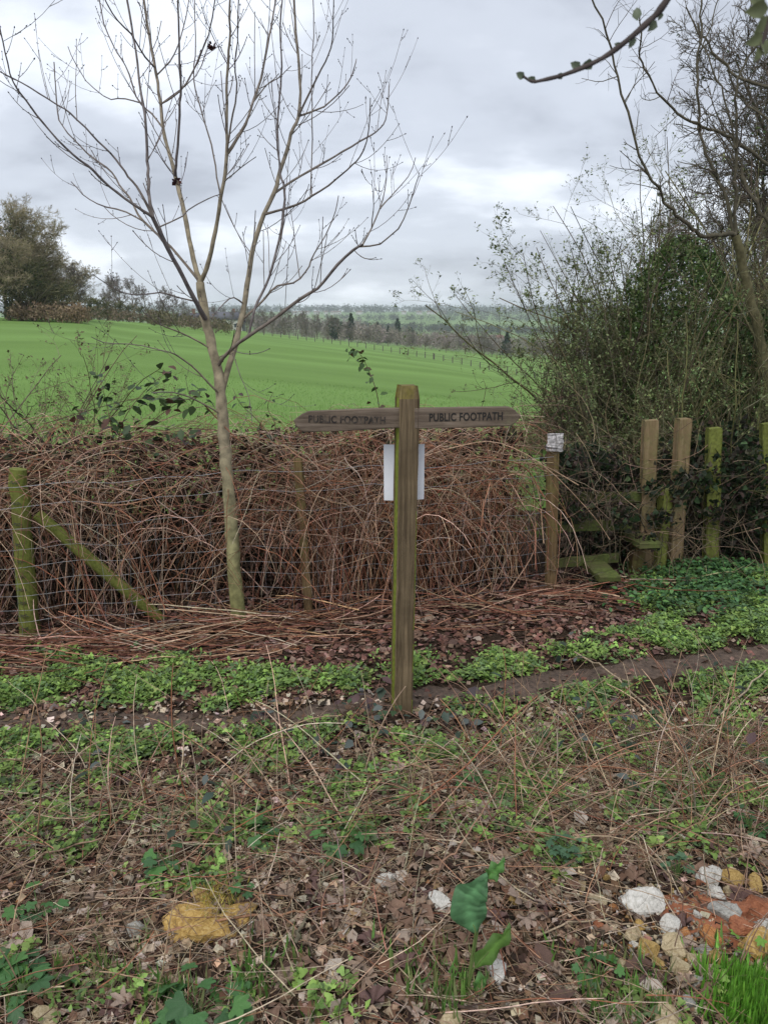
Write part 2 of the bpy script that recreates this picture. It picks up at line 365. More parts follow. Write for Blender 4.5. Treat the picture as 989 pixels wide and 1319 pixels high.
def square_post(wd, dp, h, cham=.02, rough=.0025, segs=16, seed=0, below=.25):
    """a sawn post, arrises knocked off, sides a little uneven, chamfered top; local frame, base z=0"""
    r = random.Random(seed); bm = bmesh.new(); rings = []
    e = .006
    prof = [(-.5, -.5), (.5, -.5), (.5, .5), (-.5, .5)]
    def ring(z, s):
        o = []
        for (a, b) in prof:
            for k in (0, 1):
                x, y = a*wd*s, b*dp*s
                if (k == 0) == (a*b > 0): x -= math.copysign(e, a)
                else: y -= math.copysign(e, b)
                o.append(bm.verts.new((x + r.gauss(0, rough*.5), y + r.gauss(0, rough*.5), z)))
        return o
    for i in range(segs + 1):
        rings.append(ring(-below + (h - cham + below)*i/segs, 1 + r.gauss(0, .012)))
    rings.append(ring(h, .84 if cham > .005 else .97))
    for a, b in zip(rings, rings[1:]):
        for i in range(8): bm.faces.new((a[i], a[(i+1) % 8], b[(i+1) % 8], b[i]))
    bm.faces.new(rings[-1])
    return bm
PY = 3.27
base = gpt(517, 922); base[1] = PY; base[2] = gz(base[0], PY)
topz = P(525, 496, PY)[2]
sign = thing('signpost', base, 'weathered oak fingerpost with two arms reading PUBLIC FOOTPATH', 'signpost')
hp = topz - base[2]
bm = square_post(.087, .087, hp, .055, .0016, 26, 3, .35)
for f in bm.faces:
    c = f.calc_center_median(); nx = f.normal if f.normal.length else Vector(); f.normal_update()
    f.material_index = 2 if c.z > hp - .06 else (1 if f.normal.x < -.7 else 0)
post = bm_obj('post', bm, [M_POST, M_POSTSIDE, M_POSTTOP], sign)
lean = math.atan2(P(525, 496, PY)[0] - base[0], hp)
post.rotation_euler = (0, lean, math.radians(13))
def text_mesh(txt, size, ext, mt, width):
    cu = bpy.data.curves.new('lettering', 'FONT'); cu.body = txt; cu.size = size; cu.extrude = ext; cu.align_x = 'CENTER'; cu.align_y = 'CENTER'
    cu.space_character = 1.06; cu.offset = .0012
    o = bpy.data.objects.new('lettering', cu); COL.objects.link(o); bpy.context.view_layer.update()
    me = bpy.data.meshes.new_from_object(o.evaluated_get(bpy.context.evaluated_depsgraph_get())); bpy.data.objects.remove(o)
    me.materials.clear(); me.materials.append(mt)
    xs = [v.co.x for v in me.vertices]; k = width/(max(xs) - min(xs))
    for v in me.vertices: v.co.x *= k
    return me
def finger(pts, txt_c, txt_w, mt_txt, side, size, ang):
    bY = PY - .012
    w3 = np.array([P(a, b, bY - .016) for a, b in pts]) - np.asarray(base)
    bm = bmesh.new(); r = random.Random(side + 5)
    fr = [bm.verts.new((v[0], bY - base[1] - .016, v[2])) for v in w3]; bk = [bm.verts.new((v[0], bY - base[1] + .016, v[2])) for v in w3]
    n = len(fr); bm.faces.new(fr[::-1]); bm.faces.new(bk)
    for i in range(n): bm.faces.new((fr[i], fr[(i+1) % n], bk[(i+1) % n], bk[i]))
    bmesh.ops.recalc_face_normals(bm, faces=bm.faces)
    bmesh.ops.bevel(bm, geom=list(bm.edges), offset=.003, segments=1, affect='EDGES')
    b = bm_obj('finger_board', bm, M_BOARD, sign)
    me = text_mesh('PUBLIC FOOTPATH', size, .0006, mt_txt, txt_w)
    t = bpy.data.objects.new('lettering', me); COL.objects.link(t); t.parent = b
    c = P(txt_c[0], txt_c[1], bY - .0168) - np.asarray(base)
    t.location = (c[0], bY - base[1] - .0172, c[2]); t.rotation_euler = (math.pi/2, math.radians(ang), 0)
    for k in (-1, 1):     # two coach bolts in the joint
        pass
    return b
k_ = (PY - .03)/F
finger([(518, 525.5), (470, 527), (398, 530), (388, 534), (377.5, 542), (384, 552), (391, 557), (450, 555), (518, 551)], (447, 541), 96*k_*1.03, M_INKFADE, 0, .042, 1.2)
finger([(533, 526), (600, 524.8), (655, 524.2), (662, 527), (671, 536.5), (664, 545), (656, 549), (600, 551), (533, 552.5)], (600, 537.3), 92*k_*1.03, M_INK, 1, .046, -1.2)
# the notice pinned to the far side of the post, seen from behind
c = np.array([P(*q, PY + .055) for q in ((494, 573), (547, 572.5), (546, 643.5), (494.5, 645))])
mb = MB(); nx, nz = 9, 11; gv = []
for a in np.linspace(0, 1, nz):
    for b in np.linspace(0, 1, nx):
        q = (c[0]*(1-b) + c[1]*b)*(1-a) + (c[3]*(1-b) + c[2]*b)*a
        q[1] += .012*(abs(b - .5)*2)**2 + .003*math.sin(a*5); gv.append(q)
i = (np.arange(nz-1)[:, None]*nx + np.arange(nx-1)).ravel()
gv = np.array(gv); qf = np.stack([i, i+1, i+nx+1, i+nx], -1)
mb.add(gv, qf); mb.add(gv + [0, .0015, 0], qf[:, ::-1])
mb.obj('notice_sheet', M_PAPER, smooth=True, label='white paper notice seen from behind, pinned to the back of the signpost', cat='notice')

# ------------------------------------------------------------------ wire fence
fence = thing('wire_fence', (0, 4.5, 0), 'wire stock fence on mossy posts in front of the dead brambles', 'fence')
def round_post(p0, p1, r0, r1, mt, parent, name='post', k=14, rough=.03, seed=0, n=14):
    r = np.random.default_rng(seed); t = np.linspace(-.12, 1, n)[:, None]
    p0, p1 = np.asarray(p0, float), np.asarray(p1, float); Pt = p0 + (p1 - p0)*t
    Pt[:, :2] += r.normal(size=(n, 2))*r0*.05
    R = np.linspace(r0, r1, n)*(1 + r.normal(size=n)*rough); R[-1] *= .93
    mb = MB(); tubes(mb, Pt, R, k, cap=True); return mb.obj(name, mt, parent, smooth=False)
lp0 = gpt(39, 818); lp1 = P(24, 604, lp0[1]); 
lpost = round_post(lp0, lp1, .056, .050, M_MOSSPOST, fence, seed=1, k=18)
lb0 = P(207, 798, 4.42); lb0[2] = gz(lb0[0], 4.42); lb1 = P(48, 662, lp0[1] + .02)
brace = round_post(lb0, lb1, .036, .034, M_MOSSPOST, fence, 'brace', seed=2)
mp0 = gpt(398, 791); mp1 = P(384, 590, mp0[1]); 
bm = square_post(.05, .05, float(np.linalg.norm(mp1 - mp0)), .006, .0025, 14, 8)
st = bm_obj('stake', bm, M_STAKE, None); dv = Vector(mp1 - mp0).normalized(); st.parent = fence
st.matrix_basis = Matrix.Translation(Vector(mp0) - fence.location) @ Vector((0, 0, 1)).rotation_difference(dv).to_matrix().to_4x4()
xs = np.concatenate([np.arange(-4.6, 1.10, .05)])
def wire(zt, r, name, amp=.004, x0=-4.6, x1=1.1, dy=-.062):
    n = 60; x = np.linspace(x0, x1, n); y = fence_y(x) + dy + rng.normal(size=n)*.003
    z = terrain(x, y) + zt + np.convolve(rng.normal(size=n)*amp*2, np.ones(5)/5, 'same')
    mb = MB(); tubes(mb, np.stack([x, y, z], -1), np.full(n, r), 4); return mb.obj(name, M_WIRE, fence)
for zt in (.05, .13, .21, .29, .37, .46, .56, .68): wire(zt, .0013, 'wire')
for zt in (.80, .92): wire(zt, .0016, 'barbed_wire')
mb = MB()
x = np.arange(-4.6, 1.08, .15); y = fence_y(x) - .062
Pt = np.stack([np.stack([x + rng.normal(size=len(x))*.004, y + rng.normal(size=len(x))*.003, terrain(x, y) + z], -1) for z in np.linspace(.03, .68, 9)], 1)
tubes(mb, Pt, np.full(Pt.shape[:2], .0011), 3); mb.obj('stay_wires', M_WIRE, fence, kind='stuff')
for zt in (.05, .13, .21, .29, .37, .46, .56, .68, .80, .92):     # staples and wire ends on the strainer post
    mb = MB(); f = (zt + .02)/1.0
    cpt = np.asarray(lp0) + (lp1 - lp0)*f + np.array([0, -.056, 0])
    an = np.linspace(0, np.pi, 6); 
    tubes(mb, np.stack([cpt[0] + .018*np.cos(an), cpt[1] - .007*np.sin(an), cpt[2] + .002*np.cos(an*2)], -1), np.full(6, .0022), 4)
    tubes(mb, np.stack([cpt[0] + np.linspace(-.03, .03, 6), np.full(6, cpt[1] - .005), cpt[2] - .009 + .004*np.sin(np.linspace(0, 9, 6))], -1), np.full(6, .0018), 4)
    o = mb.obj('staple', M_STEEL, None); o.parent = lpost; o.matrix_parent_inverse = (lpost.matrix_parent_inverse @ Matrix.Identity(4)).inverted() if False else Matrix.Translation(-Vector(fence.location))
    o.matrix_parent_inverse = Matrix.Identity(4); o.matrix_basis = Matrix.Identity(4)

# ------------------------------------------------------------------ stile
stile = thing('stile', P(770, 760, 5.2)*[1, 1, 0], 'old mossy wooden stile half buried in ivy and brambles', 'stile')
sl = Vector(stile.location)
def plank(c, sx, sy, sz, mt, name, parent=stile, rz=0, rx=0, ry=0, seed=0):
    bm = bmesh.new(); r = random.Random(seed); bmesh.ops.create_cube(bm, size=1)
    bmesh.ops.scale(bm, vec=(sx, sy, sz), verts=bm.verts)
    ax = max((sx, 0), (sy, 1), (sz, 2))[1]
    ed = [e for e in bm.edges if abs((e.verts[0].co - e.verts[1].co)[ax]) > .5*max(sx, sy, sz)]
    bmesh.ops.subdivide_edges(bm, edges=ed, cuts=7)
    for v in bm.verts: v.co += Vector((r.gauss(0, .002), r.gauss(0, .002), r.gauss(0, .003)))
    bmesh.ops.bevel(bm, geom=[e for e in bm.edges if e.is_manifold and e.calc_face_angle(0) > 1], offset=.004, segments=1, affect='EDGES')
    o = bm_obj(name, bm, mt, parent); o.location = Vector(c) - Vector(parent.location); o.rotation_euler = (rx, ry, rz); return o
def spost(pxb, pyb, pxt, pyt, Y, wd, mt, seed, cham=.004):
    b0 = P(pxb, pyb, Y); b0[2] = gz(b0[0], Y); t0 = P(pxt, pyt, Y)
    bm = square_post(wd, wd*.8, float(np.linalg.norm(t0 - b0)), cham, .003, 14, seed)
    o = bm_obj('post', bm, mt, stile); d = Vector(t0 - b0).normalized()
    o.matrix_basis = Matrix.Translation(Vector(b0) - sl) @ Vector((0, 0, 1)).rotation_difference(d).to_matrix().to_4x4() @ Matrix.Rotation(seed*.2 - .4, 4, 'Z'); return o
spost(709, 756, 712, 560, 5.0, .078, M_STAKE, 1)
spost(829, 742, 837, 541, 5.32, .098, M_PALE, 2)
spost(866, 738, 880, 539, 5.36, .096, M_PALE, 3)
spost(913, 735, 919, 551, 5.45, .094, M_MOSSPOST, 2)
spost(846, 742, 858, 628, 5.30, .085, M_MOSSPOST, 4)
spost(988, 728, 987, 545, 5.60, .085, M_MOSSPOST, 2)
plank(P(760, 677, 5.12), .62, .035, .075, M_RAIL, 'rail', rz=.22, ry=.02, seed=1)
plank(P(752, 722, 5.10), .52, .035, .065, M_RAIL, 'rail', rz=.22, ry=-.02, seed=2)
plank(P(790, 640, 5.30), .75, .035, .075, M_RAIL, 'rail', rz=.15, ry=.03, seed=6)
plank(P(772, 734, 4.98), .15, .34, .04, M_RAIL, 'step', rz=.15, rx=.05, seed=3)
plank(P(822, 694, 5.18), .16, .40, .04, M_RAIL, 'step', rz=.1, rx=-.04, seed=4)
c = P(772, 734, 5.0); h = c[2] - gz(c[0], c[1]) - .012
plank((c[0], c[1] + .02, gz(c[0], c[1]) + h/2 - .02), .07, .08, h + .04, M_RAIL, 'step_leg', seed=5)
c = P(822, 694, 5.25); h = c[2] - gz(c[0], c[1]) - .012
plank((c[0], c[1], gz(c[0], c[1]) + h/2 - .02), .09, .09, h + .04, M_STAKE, 'step_leg', seed=7)
# the small white waymark plate on the stile's end post
pc = P(714.5, 570, 4.955); pl = plank(pc, .105, .006, .115, m_plain('grimy_plate', (.36, .345, .34), .7, .75, 55), 'waymark_plate', seed=11); pl['label'] = 'small square plate, white and stained'


# ------------------------------------------------------------------ the young ash tree
BARK_D = (.15, .13, .125); BARK_M = (.22, .18, .13); BARK_L = (.30, .255, .17); BARK_G = (.24, .24, .09)
def catmull(pts, n):
    p = np.asarray(pts, float); p = np.vstack([2*p[0] - p[1], p, 2*p[-1] - p[-2]])
    t = np.linspace(0, len(p) - 3 - 1e-6, n); i = t.astype(int); f = (t - i)[:, None]
    a, b, c, d = p[i], p[i+1], p[i+2], p[i+3]
    return .5*(2*b + (c - a)*f + (2*a - 5*b + 4*c - d)*f**2 + (3*b - a - 3*c + d)*f**3)
class Traced:
    """limbs laid out along the picture's outlines, each with its own depth"""
    def __init__(s, Y0): s.Y0 = Y0; s.l = []
    def limb(s, pts, r0, r1, drift=0., par=None, dark=0., n=None):
        pts = np.array(pts, float)
        if par is None: Ys = s.Y0
        else:
            q = s.l[par]; k = np.argmin(((q['px'] - pts[0])**2).sum(1)); Ys = q['Y'][k]; pts[0] = q['px'][k]
        n = n or max(8, int(np.abs(np.diff(pts, axis=0)).sum()/14))
        px = catmull(pts, n); t = np.linspace(0, 1, n); Y = Ys + drift*t
        W = np.stack([P(a, b, c) for (a, b), c in zip(px, Y)])
        R = (r0 + (r1 - r0)*t**.8)*Y/F/1.03*(1 if par is None else .78)
        s.l.append(dict(px=px, Y=Y, W=W, R=R, dark=dark)); return len(s.l) - 1
def bud_batch(mb, pos, d, size, col):
    d = nrm(d); ref = nrm(np.cross(d, rng.normal(size=d.shape))); b = np.cross(d, ref); n = len(pos); s = np.broadcast_to(np.asarray(size), (n,))[:, None]
    v = np.stack([pos - d*s*.4, pos + ref*s*.42, pos + b*s*.42, pos - ref*s*.42, pos - b*s*.42, pos + d*s*.9], 1)
    f = np.array([[0, 2, 1], [0, 3, 2], [0, 4, 3], [0, 1, 4], [5, 1, 2], [5, 2, 3], [5, 3, 4], [5, 4, 1]])
    mb.add(v.reshape(-1, 3), t=(f[None] + (np.arange(n)*6)[:, None, None]).reshape(-1, 3), c=np.repeat(col, 6, 0))
A = Traced(float(gpt(308, 803)[1]))
trunk = A.limb([(309, 812), (306, 780), (303, 740), (299, 690), (296, 650), (291, 590), (287, 540), (284, 505), (279, 470), (269, 428), (263, 398), (258, 364)], 11, 5.2, 0, n=44)
A.l[0]['R'][:3] *= [1.35, 1.2, 1.08]
main_l = A.limb([(258, 366), (254, 350), (246, 317), (235, 265), (227, 230), (218, 197), (210, 164), (205, 115), (199, 82), (191, 35), (184, -10), (176, -60)], 4.6, 1.5, .5, trunk)
main_r = A.limb([(258, 366), (268, 340), (278, 296), (286, 249), (292, 210), (292, 153), (293, 96), (296, 55), (296, 0), (298, -60)], 4.2, 1.2, -.3, trunk)
rstem = A.limb([(285, 505), (290, 490), (299, 459), (308, 425), (314, 395), (320, 358), (326, 320), (338, 282), (355, 244), (360, 222), (368, 200), (376, 169), (385, 147), (386, 96), (381, 41), (379, -5), (382, -60)], 6.0, 1.5, .35, trunk)
dark_l = A.limb([(265, 412), (257, 398), (240, 364), (218, 323), (197, 280)], 4.2, 3.3, -.35, trunk, 1)
A.limb([(197, 280), (193, 255), (191, 227), (190, 200), (188, 153), (181, 115), (177, 76), (169, 27), (163, -15), (158, -60)], 2.9, 1.2, .3, dark_l, .8)
A.limb([(198, 283), (175, 265), (142, 241), (117, 216), (94, 199), (60, 164), (33, 128), (16, 101), (5, 55), (-2, 20), (-8, -20)], 2.6, .9, -.6, dark_l, .8)
A.limb([(195, 272), (180, 246), (164, 225), (145, 200), (120, 175), (90, 145), (68, 131), (33, 109), (0, 92), (-30, 75)], 2.2, .9, -.2, dark_l, .7)
gl = A.limb([(252, 362), (229, 328), (205, 304), (180, 279), (169, 257), (156, 241), (142, 219), (118, 202), (93, 177), (76, 153), (72, 109), (70, 80)], 2.4, .8, .6, trunk, .3)
A.limb([(182, 281), (160, 272), (131, 265), (109, 252), (92, 234)], 1.6, .7, .2, gl, .5)
A.limb([(227, 232), (228, 200), (232, 137), (233, 104), (231, 55), (229, 0), (228, -60)], 2.6, 1.2, -.35, main_l, .9)
A.limb([(297, 194), (314, 164), (327, 131), (341, 79), (349, 35), (355, -2), (362, -50)], 2.8, 1.1, .4, main_r, .3)
A.limb([(385, 148), (401, 115), (415, 87), (426, 63), (429, 35), (430, -10)], 1.7, .7, -.3, rstem, .5)
A.limb([(385, 150), (415, 139), (434, 123), (450, 104), (457, 85), (459, 76)], 1.7, .6, .3, rstem, .5)
A.limb([(354, 245), (390, 225), (434, 200), (467, 180), (488, 167), (498, 148), (501, 110)], 2.2, .7, .5, rstem, .5)
A.limb([(341, 280), (379, 265), (406, 250), (434, 230), (453, 213), (466, 198), (475, 165), (477, 126)], 2.3, .7, -.5, rstem, .5)
big_r = A.limb([(280, 470), (290, 458), (305, 444), (317, 435), (350, 413), (384, 387), (412, 369), (434, 342), (458, 320), (467, 315)], 3.6, 2.0, -.5, trunk, .3)
fan = A.limb([(467, 315), (480, 290), (491, 263), (497, 235), (498, 200)], 1.4, .6, .2, big_r, .4)
A.limb([(462, 319), (488, 315), (503, 303), (516, 290), (529, 260), (536, 235), (540, 222)], 1.5, .6, -.2, big_r, .4)
A.limb([(491, 264), (502, 255), (513, 242), (527, 225), (535, 203)], 1.2, .6, .2, fan, .4)
A.limb([(479, 292), (481, 270), (480, 250), (479, 232)], 1.0, .5, -.2, fan, .4)
dkc = A.limb([(317, 434), (329, 397), (344, 364), (355, 328), (364, 290), (367, 246), (361, 222), (357, 175), (360, 131), (363, 93), (361, 41), (364, -10), (366, -50)], 2.4, 1.0, .5, big_r, 1)
A.limb([(322, 412), (335, 391), (355, 369), (379, 364), (396, 347), (404, 328), (420, 301), (431, 276), (436, 252)], 2.0, .7, .3, rstem, .3)
A.limb([(385, 360), (381, 320), (377, 285), (372, 262)], .9, .5, .2, len(A.l) - 1, .6)
A.limb([(292, 205), (297, 160), (305, 120), (303, 80), (306, 40), (308, -10)], 1.5, .8, -.4, main_r, .4)
A.limb([(398, 254), (401, 235), (402, 150), (402, 90), (404, 40), (403, -10)], 1.0, .7, .2, 15, .5)
A.limb([(210, 166), (196, 147), (177, 128), (165, 90), (150, 65), (133, 28), (128, -10)], 1.6, .8, .5, main_l, .6)
A.limb([(200, 90), (185, 70), (170, 45), (150, 25), (136, 0), (125, -30)], 1.5, .8, -.5, main_l, .7)
A.limb([(205, 92), (222, 75), (232, 50), (242, 15), (245, -20)], 1.2, .7, .3, main_l, .6)
A.limb([(208, 135), (232, 118), (255, 80), (268, 45), (276, 10), (280, -30)], 1.4, .8, -.4, main_l, .5)
A.limb([(232, 137), (225, 110), (240, 100), (260, 85), (268, 62)][0:1] + [(245, 105), (258, 90), (268, 62)], 1.0, .6, .2, main_l, .7)
A.limb([(181, 130), (160, 127), (140, 127), (115, 108), (100, 85), (88, 60)], 1.1, .6, .3, 5, .7)
A.limb([(291, 255), (275, 200), (262, 150), (250, 105), (252, 60), (251, 0)], 1.5, .8, .4, main_r, .5)
A.limb([(328, 130), (345, 108), (360, 100), (375, 85)], 1.0, .6, .2, 11, .5)
A.limb([(290, 232), (305, 220), (330, 202)], 1.1, .6, -.3, main_r, .5)
A.limb([(208, 295), (232, 280), (248, 267), (270, 255), (285, 250)], 1.3, .7, .2, dark_l, .7)
# low side shoots
A.limb([(268, 450), (241, 432), (208, 419), (195, 410), (184, 401)], 1.7, .7, -.4, trunk, .2)
A.limb([(281, 510), (270, 495), (250, 474), (232, 460), (217, 453), (175, 444), (138, 442), (118, 434)], 2.0, .7, -.5, trunk, -.2)
A.limb([(283, 535), (262, 520), (241, 510), (220, 505), (196, 506)], 1.9, 1.0, -.35, trunk, -.2)
A.limb([(246, 390), (230, 383), (207, 377), (177, 380), (153, 375), (135, 364), (120, 353)], 1.5, .6, -.4, trunk, .6)
A.limb([(285, 462), (298, 455), (305, 470), (312, 490), (322, 515), (325, 545)], 1.1, .6, -.2, trunk, .3)
A.limb([(313, 395), (300, 383), (285, 395), (272, 410)], 1.3, .7, -.25, rstem, .4)
b0 = A.l[0]['W'][0].copy(); b0[2] = gz(b0[0], b0[1])
ash = thing('ash_tree', b0, 'young bare ash tree with forking grey-green trunk rising through the fence', 'tree')
for i, l in enumerate(A.l):
    n = len(l['W']); t = np.linspace(0, 1, n)[:, None]
    if i == 0:
        z = (l['W'][:, 2:3]); f = np.clip(1 - z/1.1, 0, 1); c = np.array(BARK_L)*(1 - f) + np.array(BARK_G)*f
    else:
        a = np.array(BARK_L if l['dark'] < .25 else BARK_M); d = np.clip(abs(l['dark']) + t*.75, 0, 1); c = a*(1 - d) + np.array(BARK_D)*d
    mb = MB(); k = 14 if i == 0 else (8 if l['R'][0] > .012 else 6)
    lw = l['W'].copy(); lw[1:-1] += rng.normal(size=(n - 2, 3))*(.0028 if i == 0 else .0014)*np.array([1, 2, .4])
    l['W'] = lw
    R = l['R']*(1 + rng.normal(size=n)*.05)
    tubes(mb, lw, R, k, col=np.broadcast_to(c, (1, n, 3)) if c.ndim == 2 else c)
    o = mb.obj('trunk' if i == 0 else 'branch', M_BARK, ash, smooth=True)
    if i == 0: continue
    # opposite side twigs, bending up, with fat dark buds
    ln = np.linalg.norm(np.diff(lw, axis=0), axis=1).sum(); m = max(3, int(ln*9))
    tw = MB(); Pp, Rp = lw[None], l['R'][None]
    t0 = .12 if i > 4 else .3
    C, Rr = spawn(Pp, Rp, m, t0, .97, 40, .06, .40, 7, .13, .025, .42, .0012, .6)
    Rr = np.minimum(Rr, .0021)
    tubes(tw, C, Rr, 4, colv(len(C), [BARK_D, (.15, .12, .1)], .15))
    C2, R2_ = spawn(C, Rr, 1, .4, .95, 42, .03, .11, 5, .10, .05, .8, .0013, .7)
    tubes(tw, C2, R2_, 4, colv(len(C2), [BARK_D], .15))
    allc = [C, C2[:, :]]
    for q in allc:
        nn = len(q); tip = q[:, -1]; d = q[:, -1] - q[:, -2]
        bud_batch(tw, tip, d, rng.uniform(.006, .0095, nn), colv(nn, [(.03, .024, .024)], .2))
        j = rng.integers(1, q.shape[1] - 1, nn*2); ii = np.repeat(np.arange(nn), 2)
        bud_batch(tw, q[ii, j] + rng.normal(size=(nn*2, 3))*.002, rng.normal(size=(nn*2, 3)), rng.uniform(.004, .007, nn*2), colv(nn*2, [(.04, .03, .03)], .2))
    # knots along the limb itself
    j = rng.integers(1, n - 1, m); bud_batch(tw, lw[j] + rng.normal(size=(m, 3))*l['R'][j][:, None]*.8, rng.normal(size=(m, 3)), rng.uniform(.005, .009, m), colv(m, [(.05, .04, .035)], .2))
    o2 = tw.obj('twigs', M_TWIG); o2.parent = o; o2.matrix_parent_inverse = (o.matrix_parent_inverse).inverted() @ Matrix.Identity(4) if False else Matrix.Translation(-Vector(b0)).inverted() @ Matrix.Translation(-Vector(b0))
    o2['kind'] = 'stuff'
# two dark withered clusters hanging in the ash
for (px, py, li, lab) in ((273, 61, 30, 'dark withered seed cluster hanging from a high ash twig'), (228, 234, 1, 'dark withered growth at the fork of the left ash stem')):
    l = A.l[li] if li < len(A.l) else A.l[1]
    k = np.argmin(((l['px'] - [px, py])**2).sum(1)); p = P(px, py, l['Y'][k])
    mb = MB(); n = 26; d = nrm(rng.normal(size=(n, 3))); leaves(mb, T_FRAG, p + d*rng.uniform(.004, .022, (n, 1)), rots(rng.uniform(0, 6.3, n), rng.uniform(-1.5, 1.5, n), rng.uniform(-1.5, 1.5, n)), rng.uniform(.014, .026, n), colv(n, [(.05, .02, .022), (.09, .035, .03)], .3))
    mb.obj('withered_cluster', M_DEADLEAF, label=lab, cat='seed cluster')

# ------------------------------------------------------------------ dead bramble hedge behind the wire
RED = [(.26, .11, .062), (.34, .18, .11), (.40, .265, .18), (.13, .065, .038), (.46, .34, .25)]
TAN = [(.30, .20, .13), (.38, .28, .19), (.22, .14, .09), (.17, .085, .055), (.44, .35, .26)]
hb = MB()
def hedge_canes(n, x0, x1, b0, b1, l0, l1, cols, r0=.0022, r1=.0042, tilt=.35, droop=.6, npt=13, wts=None, k=3, zmax=1.10):
    x = rng.uniform(x0, x1, n); y = fence_y(x) + rng.uniform(b0, b1, n); z = terrain(x, y) - .02
    d = np.stack([rng.normal(size=n)*tilt, rng.normal(size=n)*tilt*.45, np.ones(n)], -1)
    C = curves(np.stack([x, y, z], -1), d, rng.uniform(l0, l1, n), npt, .06, .065, droop)
    top = C[:, :, 2].max(1); s = np.minimum(1, (zmax + rng.normal(size=n)*.07)/top); C[:, :, 2] *= s[:, None]
    C[:, :, 2] = np.maximum(C[:, :, 2], .015); kx = C[:, :, 0].max(1) < 1.18; C = C[kx]; n = len(C)
    tubes(hb, C, taper(rng.uniform(r0, r1, n), npt, .45), k, colv(n, cols, .28, wts)); return C
Ca = hedge_canes(1150, -4.2, .2, .10, 1.2, .9, 1.9, RED + [(.36, .25, .19), (.30, .20, .15)], wts=[2, 3, 3, 2, 3, 2, 2])
Cb = hedge_canes(960, -.6, 1.02, .07, .9, .9, 1.7, RED, wts=[3.2, 3, 1.6, 1.5, 1], tilt=.3)
hedge_canes(70, -4.2, .8, -.14, .0, .5, 1.3, RED, tilt=.28, droop=.2, wts=[2, 3, 3, 1, 3])
for Cx in (Ca, Cb):       # side shoots filling the tangle
    C, Rr = spawn(Cx, np.full(Cx.shape[:2], .003), 1, .25, .95, 42, .15, .55, 7, -.02, .08, .6, .0012, .5)
    C[:, :, 2] = np.minimum(np.maximum(C[:, :, 2], .02), 1.16); kx = C[:, :, 0].max(1) < 1.05; C, Rr = C[kx], Rr[kx]
    tubes(hb, C, Rr, 3, colv(len(C), RED, .3, [2, 3, 3, 2, 3]))
n = 1200; x = rng.uniform(-4.2, .75, n); y = fence_y(x) + rng.uniform(.0, 1.1, n); z = rng.uniform(.72, 1.04, n)
an = rng.uniform(0, 6.3, n); C = curves(np.stack([x, y, z], -1), np.stack([np.cos(an), np.sin(an)*.5, rng.normal(size=n)*.3], -1), rng.uniform(.3, 1.0, n), 10, .0, .09, .25)
C[:, :, 2] = np.minimum(C[:, :, 2], 1.13)
tubes(hb, C, taper(rng.uniform(.0016, .0034, n), 10, .45), 3, colv(n, RED + TAN, .25))
hb.obj('bramble_hedge', M_CANE, label='dense tangle of dead reddish bramble canes behind the wire fence', cat='brambles', kind='stuff')
# dead-leaf fill towards its back, coloured near black as the hedge's inner shade
lf = MB(); n = 15000; x = rng.uniform(-4.2, .98, n); y = fence_y(x) + rng.uniform(.35, 1.3, n); z = rng.uniform(.0, 1.0, n)
leaves(lf, T_FRAG, np.stack([x, y, z], -1), rots(rng.uniform(0, 6.3, n), rng.uniform(-1.4, 1.4, n), rng.uniform(-1.4, 1.4, n)), rng.uniform(.025, .06, n), colv(n, [(.04, .024, .016), (.022, .015, .010), (.07, .042, .028), (.025, .028, .013)], .3))
lf.obj('hedge_shade_leaves', M_DEADLEAF, label='withered leaf fill inside the bramble tangle, coloured dark for the shade there', cat='dead leaves', kind='stuff')
# long single canes that stand out against the tangle
def cane_lab(px):
    return ('arching dead bramble cane near the mossy strainer post and its brace' if px < 230 else 'arching dead bramble cane between the ash trunk and the signpost') if px < 480 else 'arching reddish bramble cane between the signpost and the stile'
traced = [[(98, 700), (92, 640), (108, 610), (140, 605)], [(335, 590), (300, 560), (262, 520)][::-1], [(700, 640), (672, 600), (610, 590), (560, 615)], [(705, 735), (700, 660), (640, 605), (570, 600)],
          [(700, 700), (690, 625), (655, 612), (625, 640), (618, 690)], [(215, 790), (180, 700), (160, 660), (90, 640)], [(105, 805), (160, 720), (205, 660)], [(430, 780), (400, 640), (350, 590)],
          [(745, 625), (700, 600), (660, 595), (600, 585)], [(500, 700), (420, 690), (350, 685)], [(540, 590), (590, 575), (640, 570), (700, 600), (760, 660), (785, 695)], [(270, 780), (310, 640), (345, 600)],
          [(650, 770), (690, 700), (668, 640), (640, 600)], [(590, 780), (560, 690), (575, 630), (620, 600)], [(60, 620), (130, 650), (200, 640), (260, 600)]]
for tpts in traced:
    q = catmull(tpts, 18); Y = float(fence_y((np.mean([a for a, b in tpts]) - CX)/F*4.8)) - .12
    W = np.stack([P(a, b, Y + .08*math.sin(i*.5)) for i, (a, b) in enumerate(q)]); mb = MB()
    tubes(mb, W, np.linspace(.004, .0022, 18), 6, colv(1, RED[:3] + TAN[:2], .15)); mb.obj('bramble_cane', M_CANE, smooth=True, label=cane_lab(np.mean([a for a, b in tpts])), cat='bramble cane', group='long canes on the hedge')
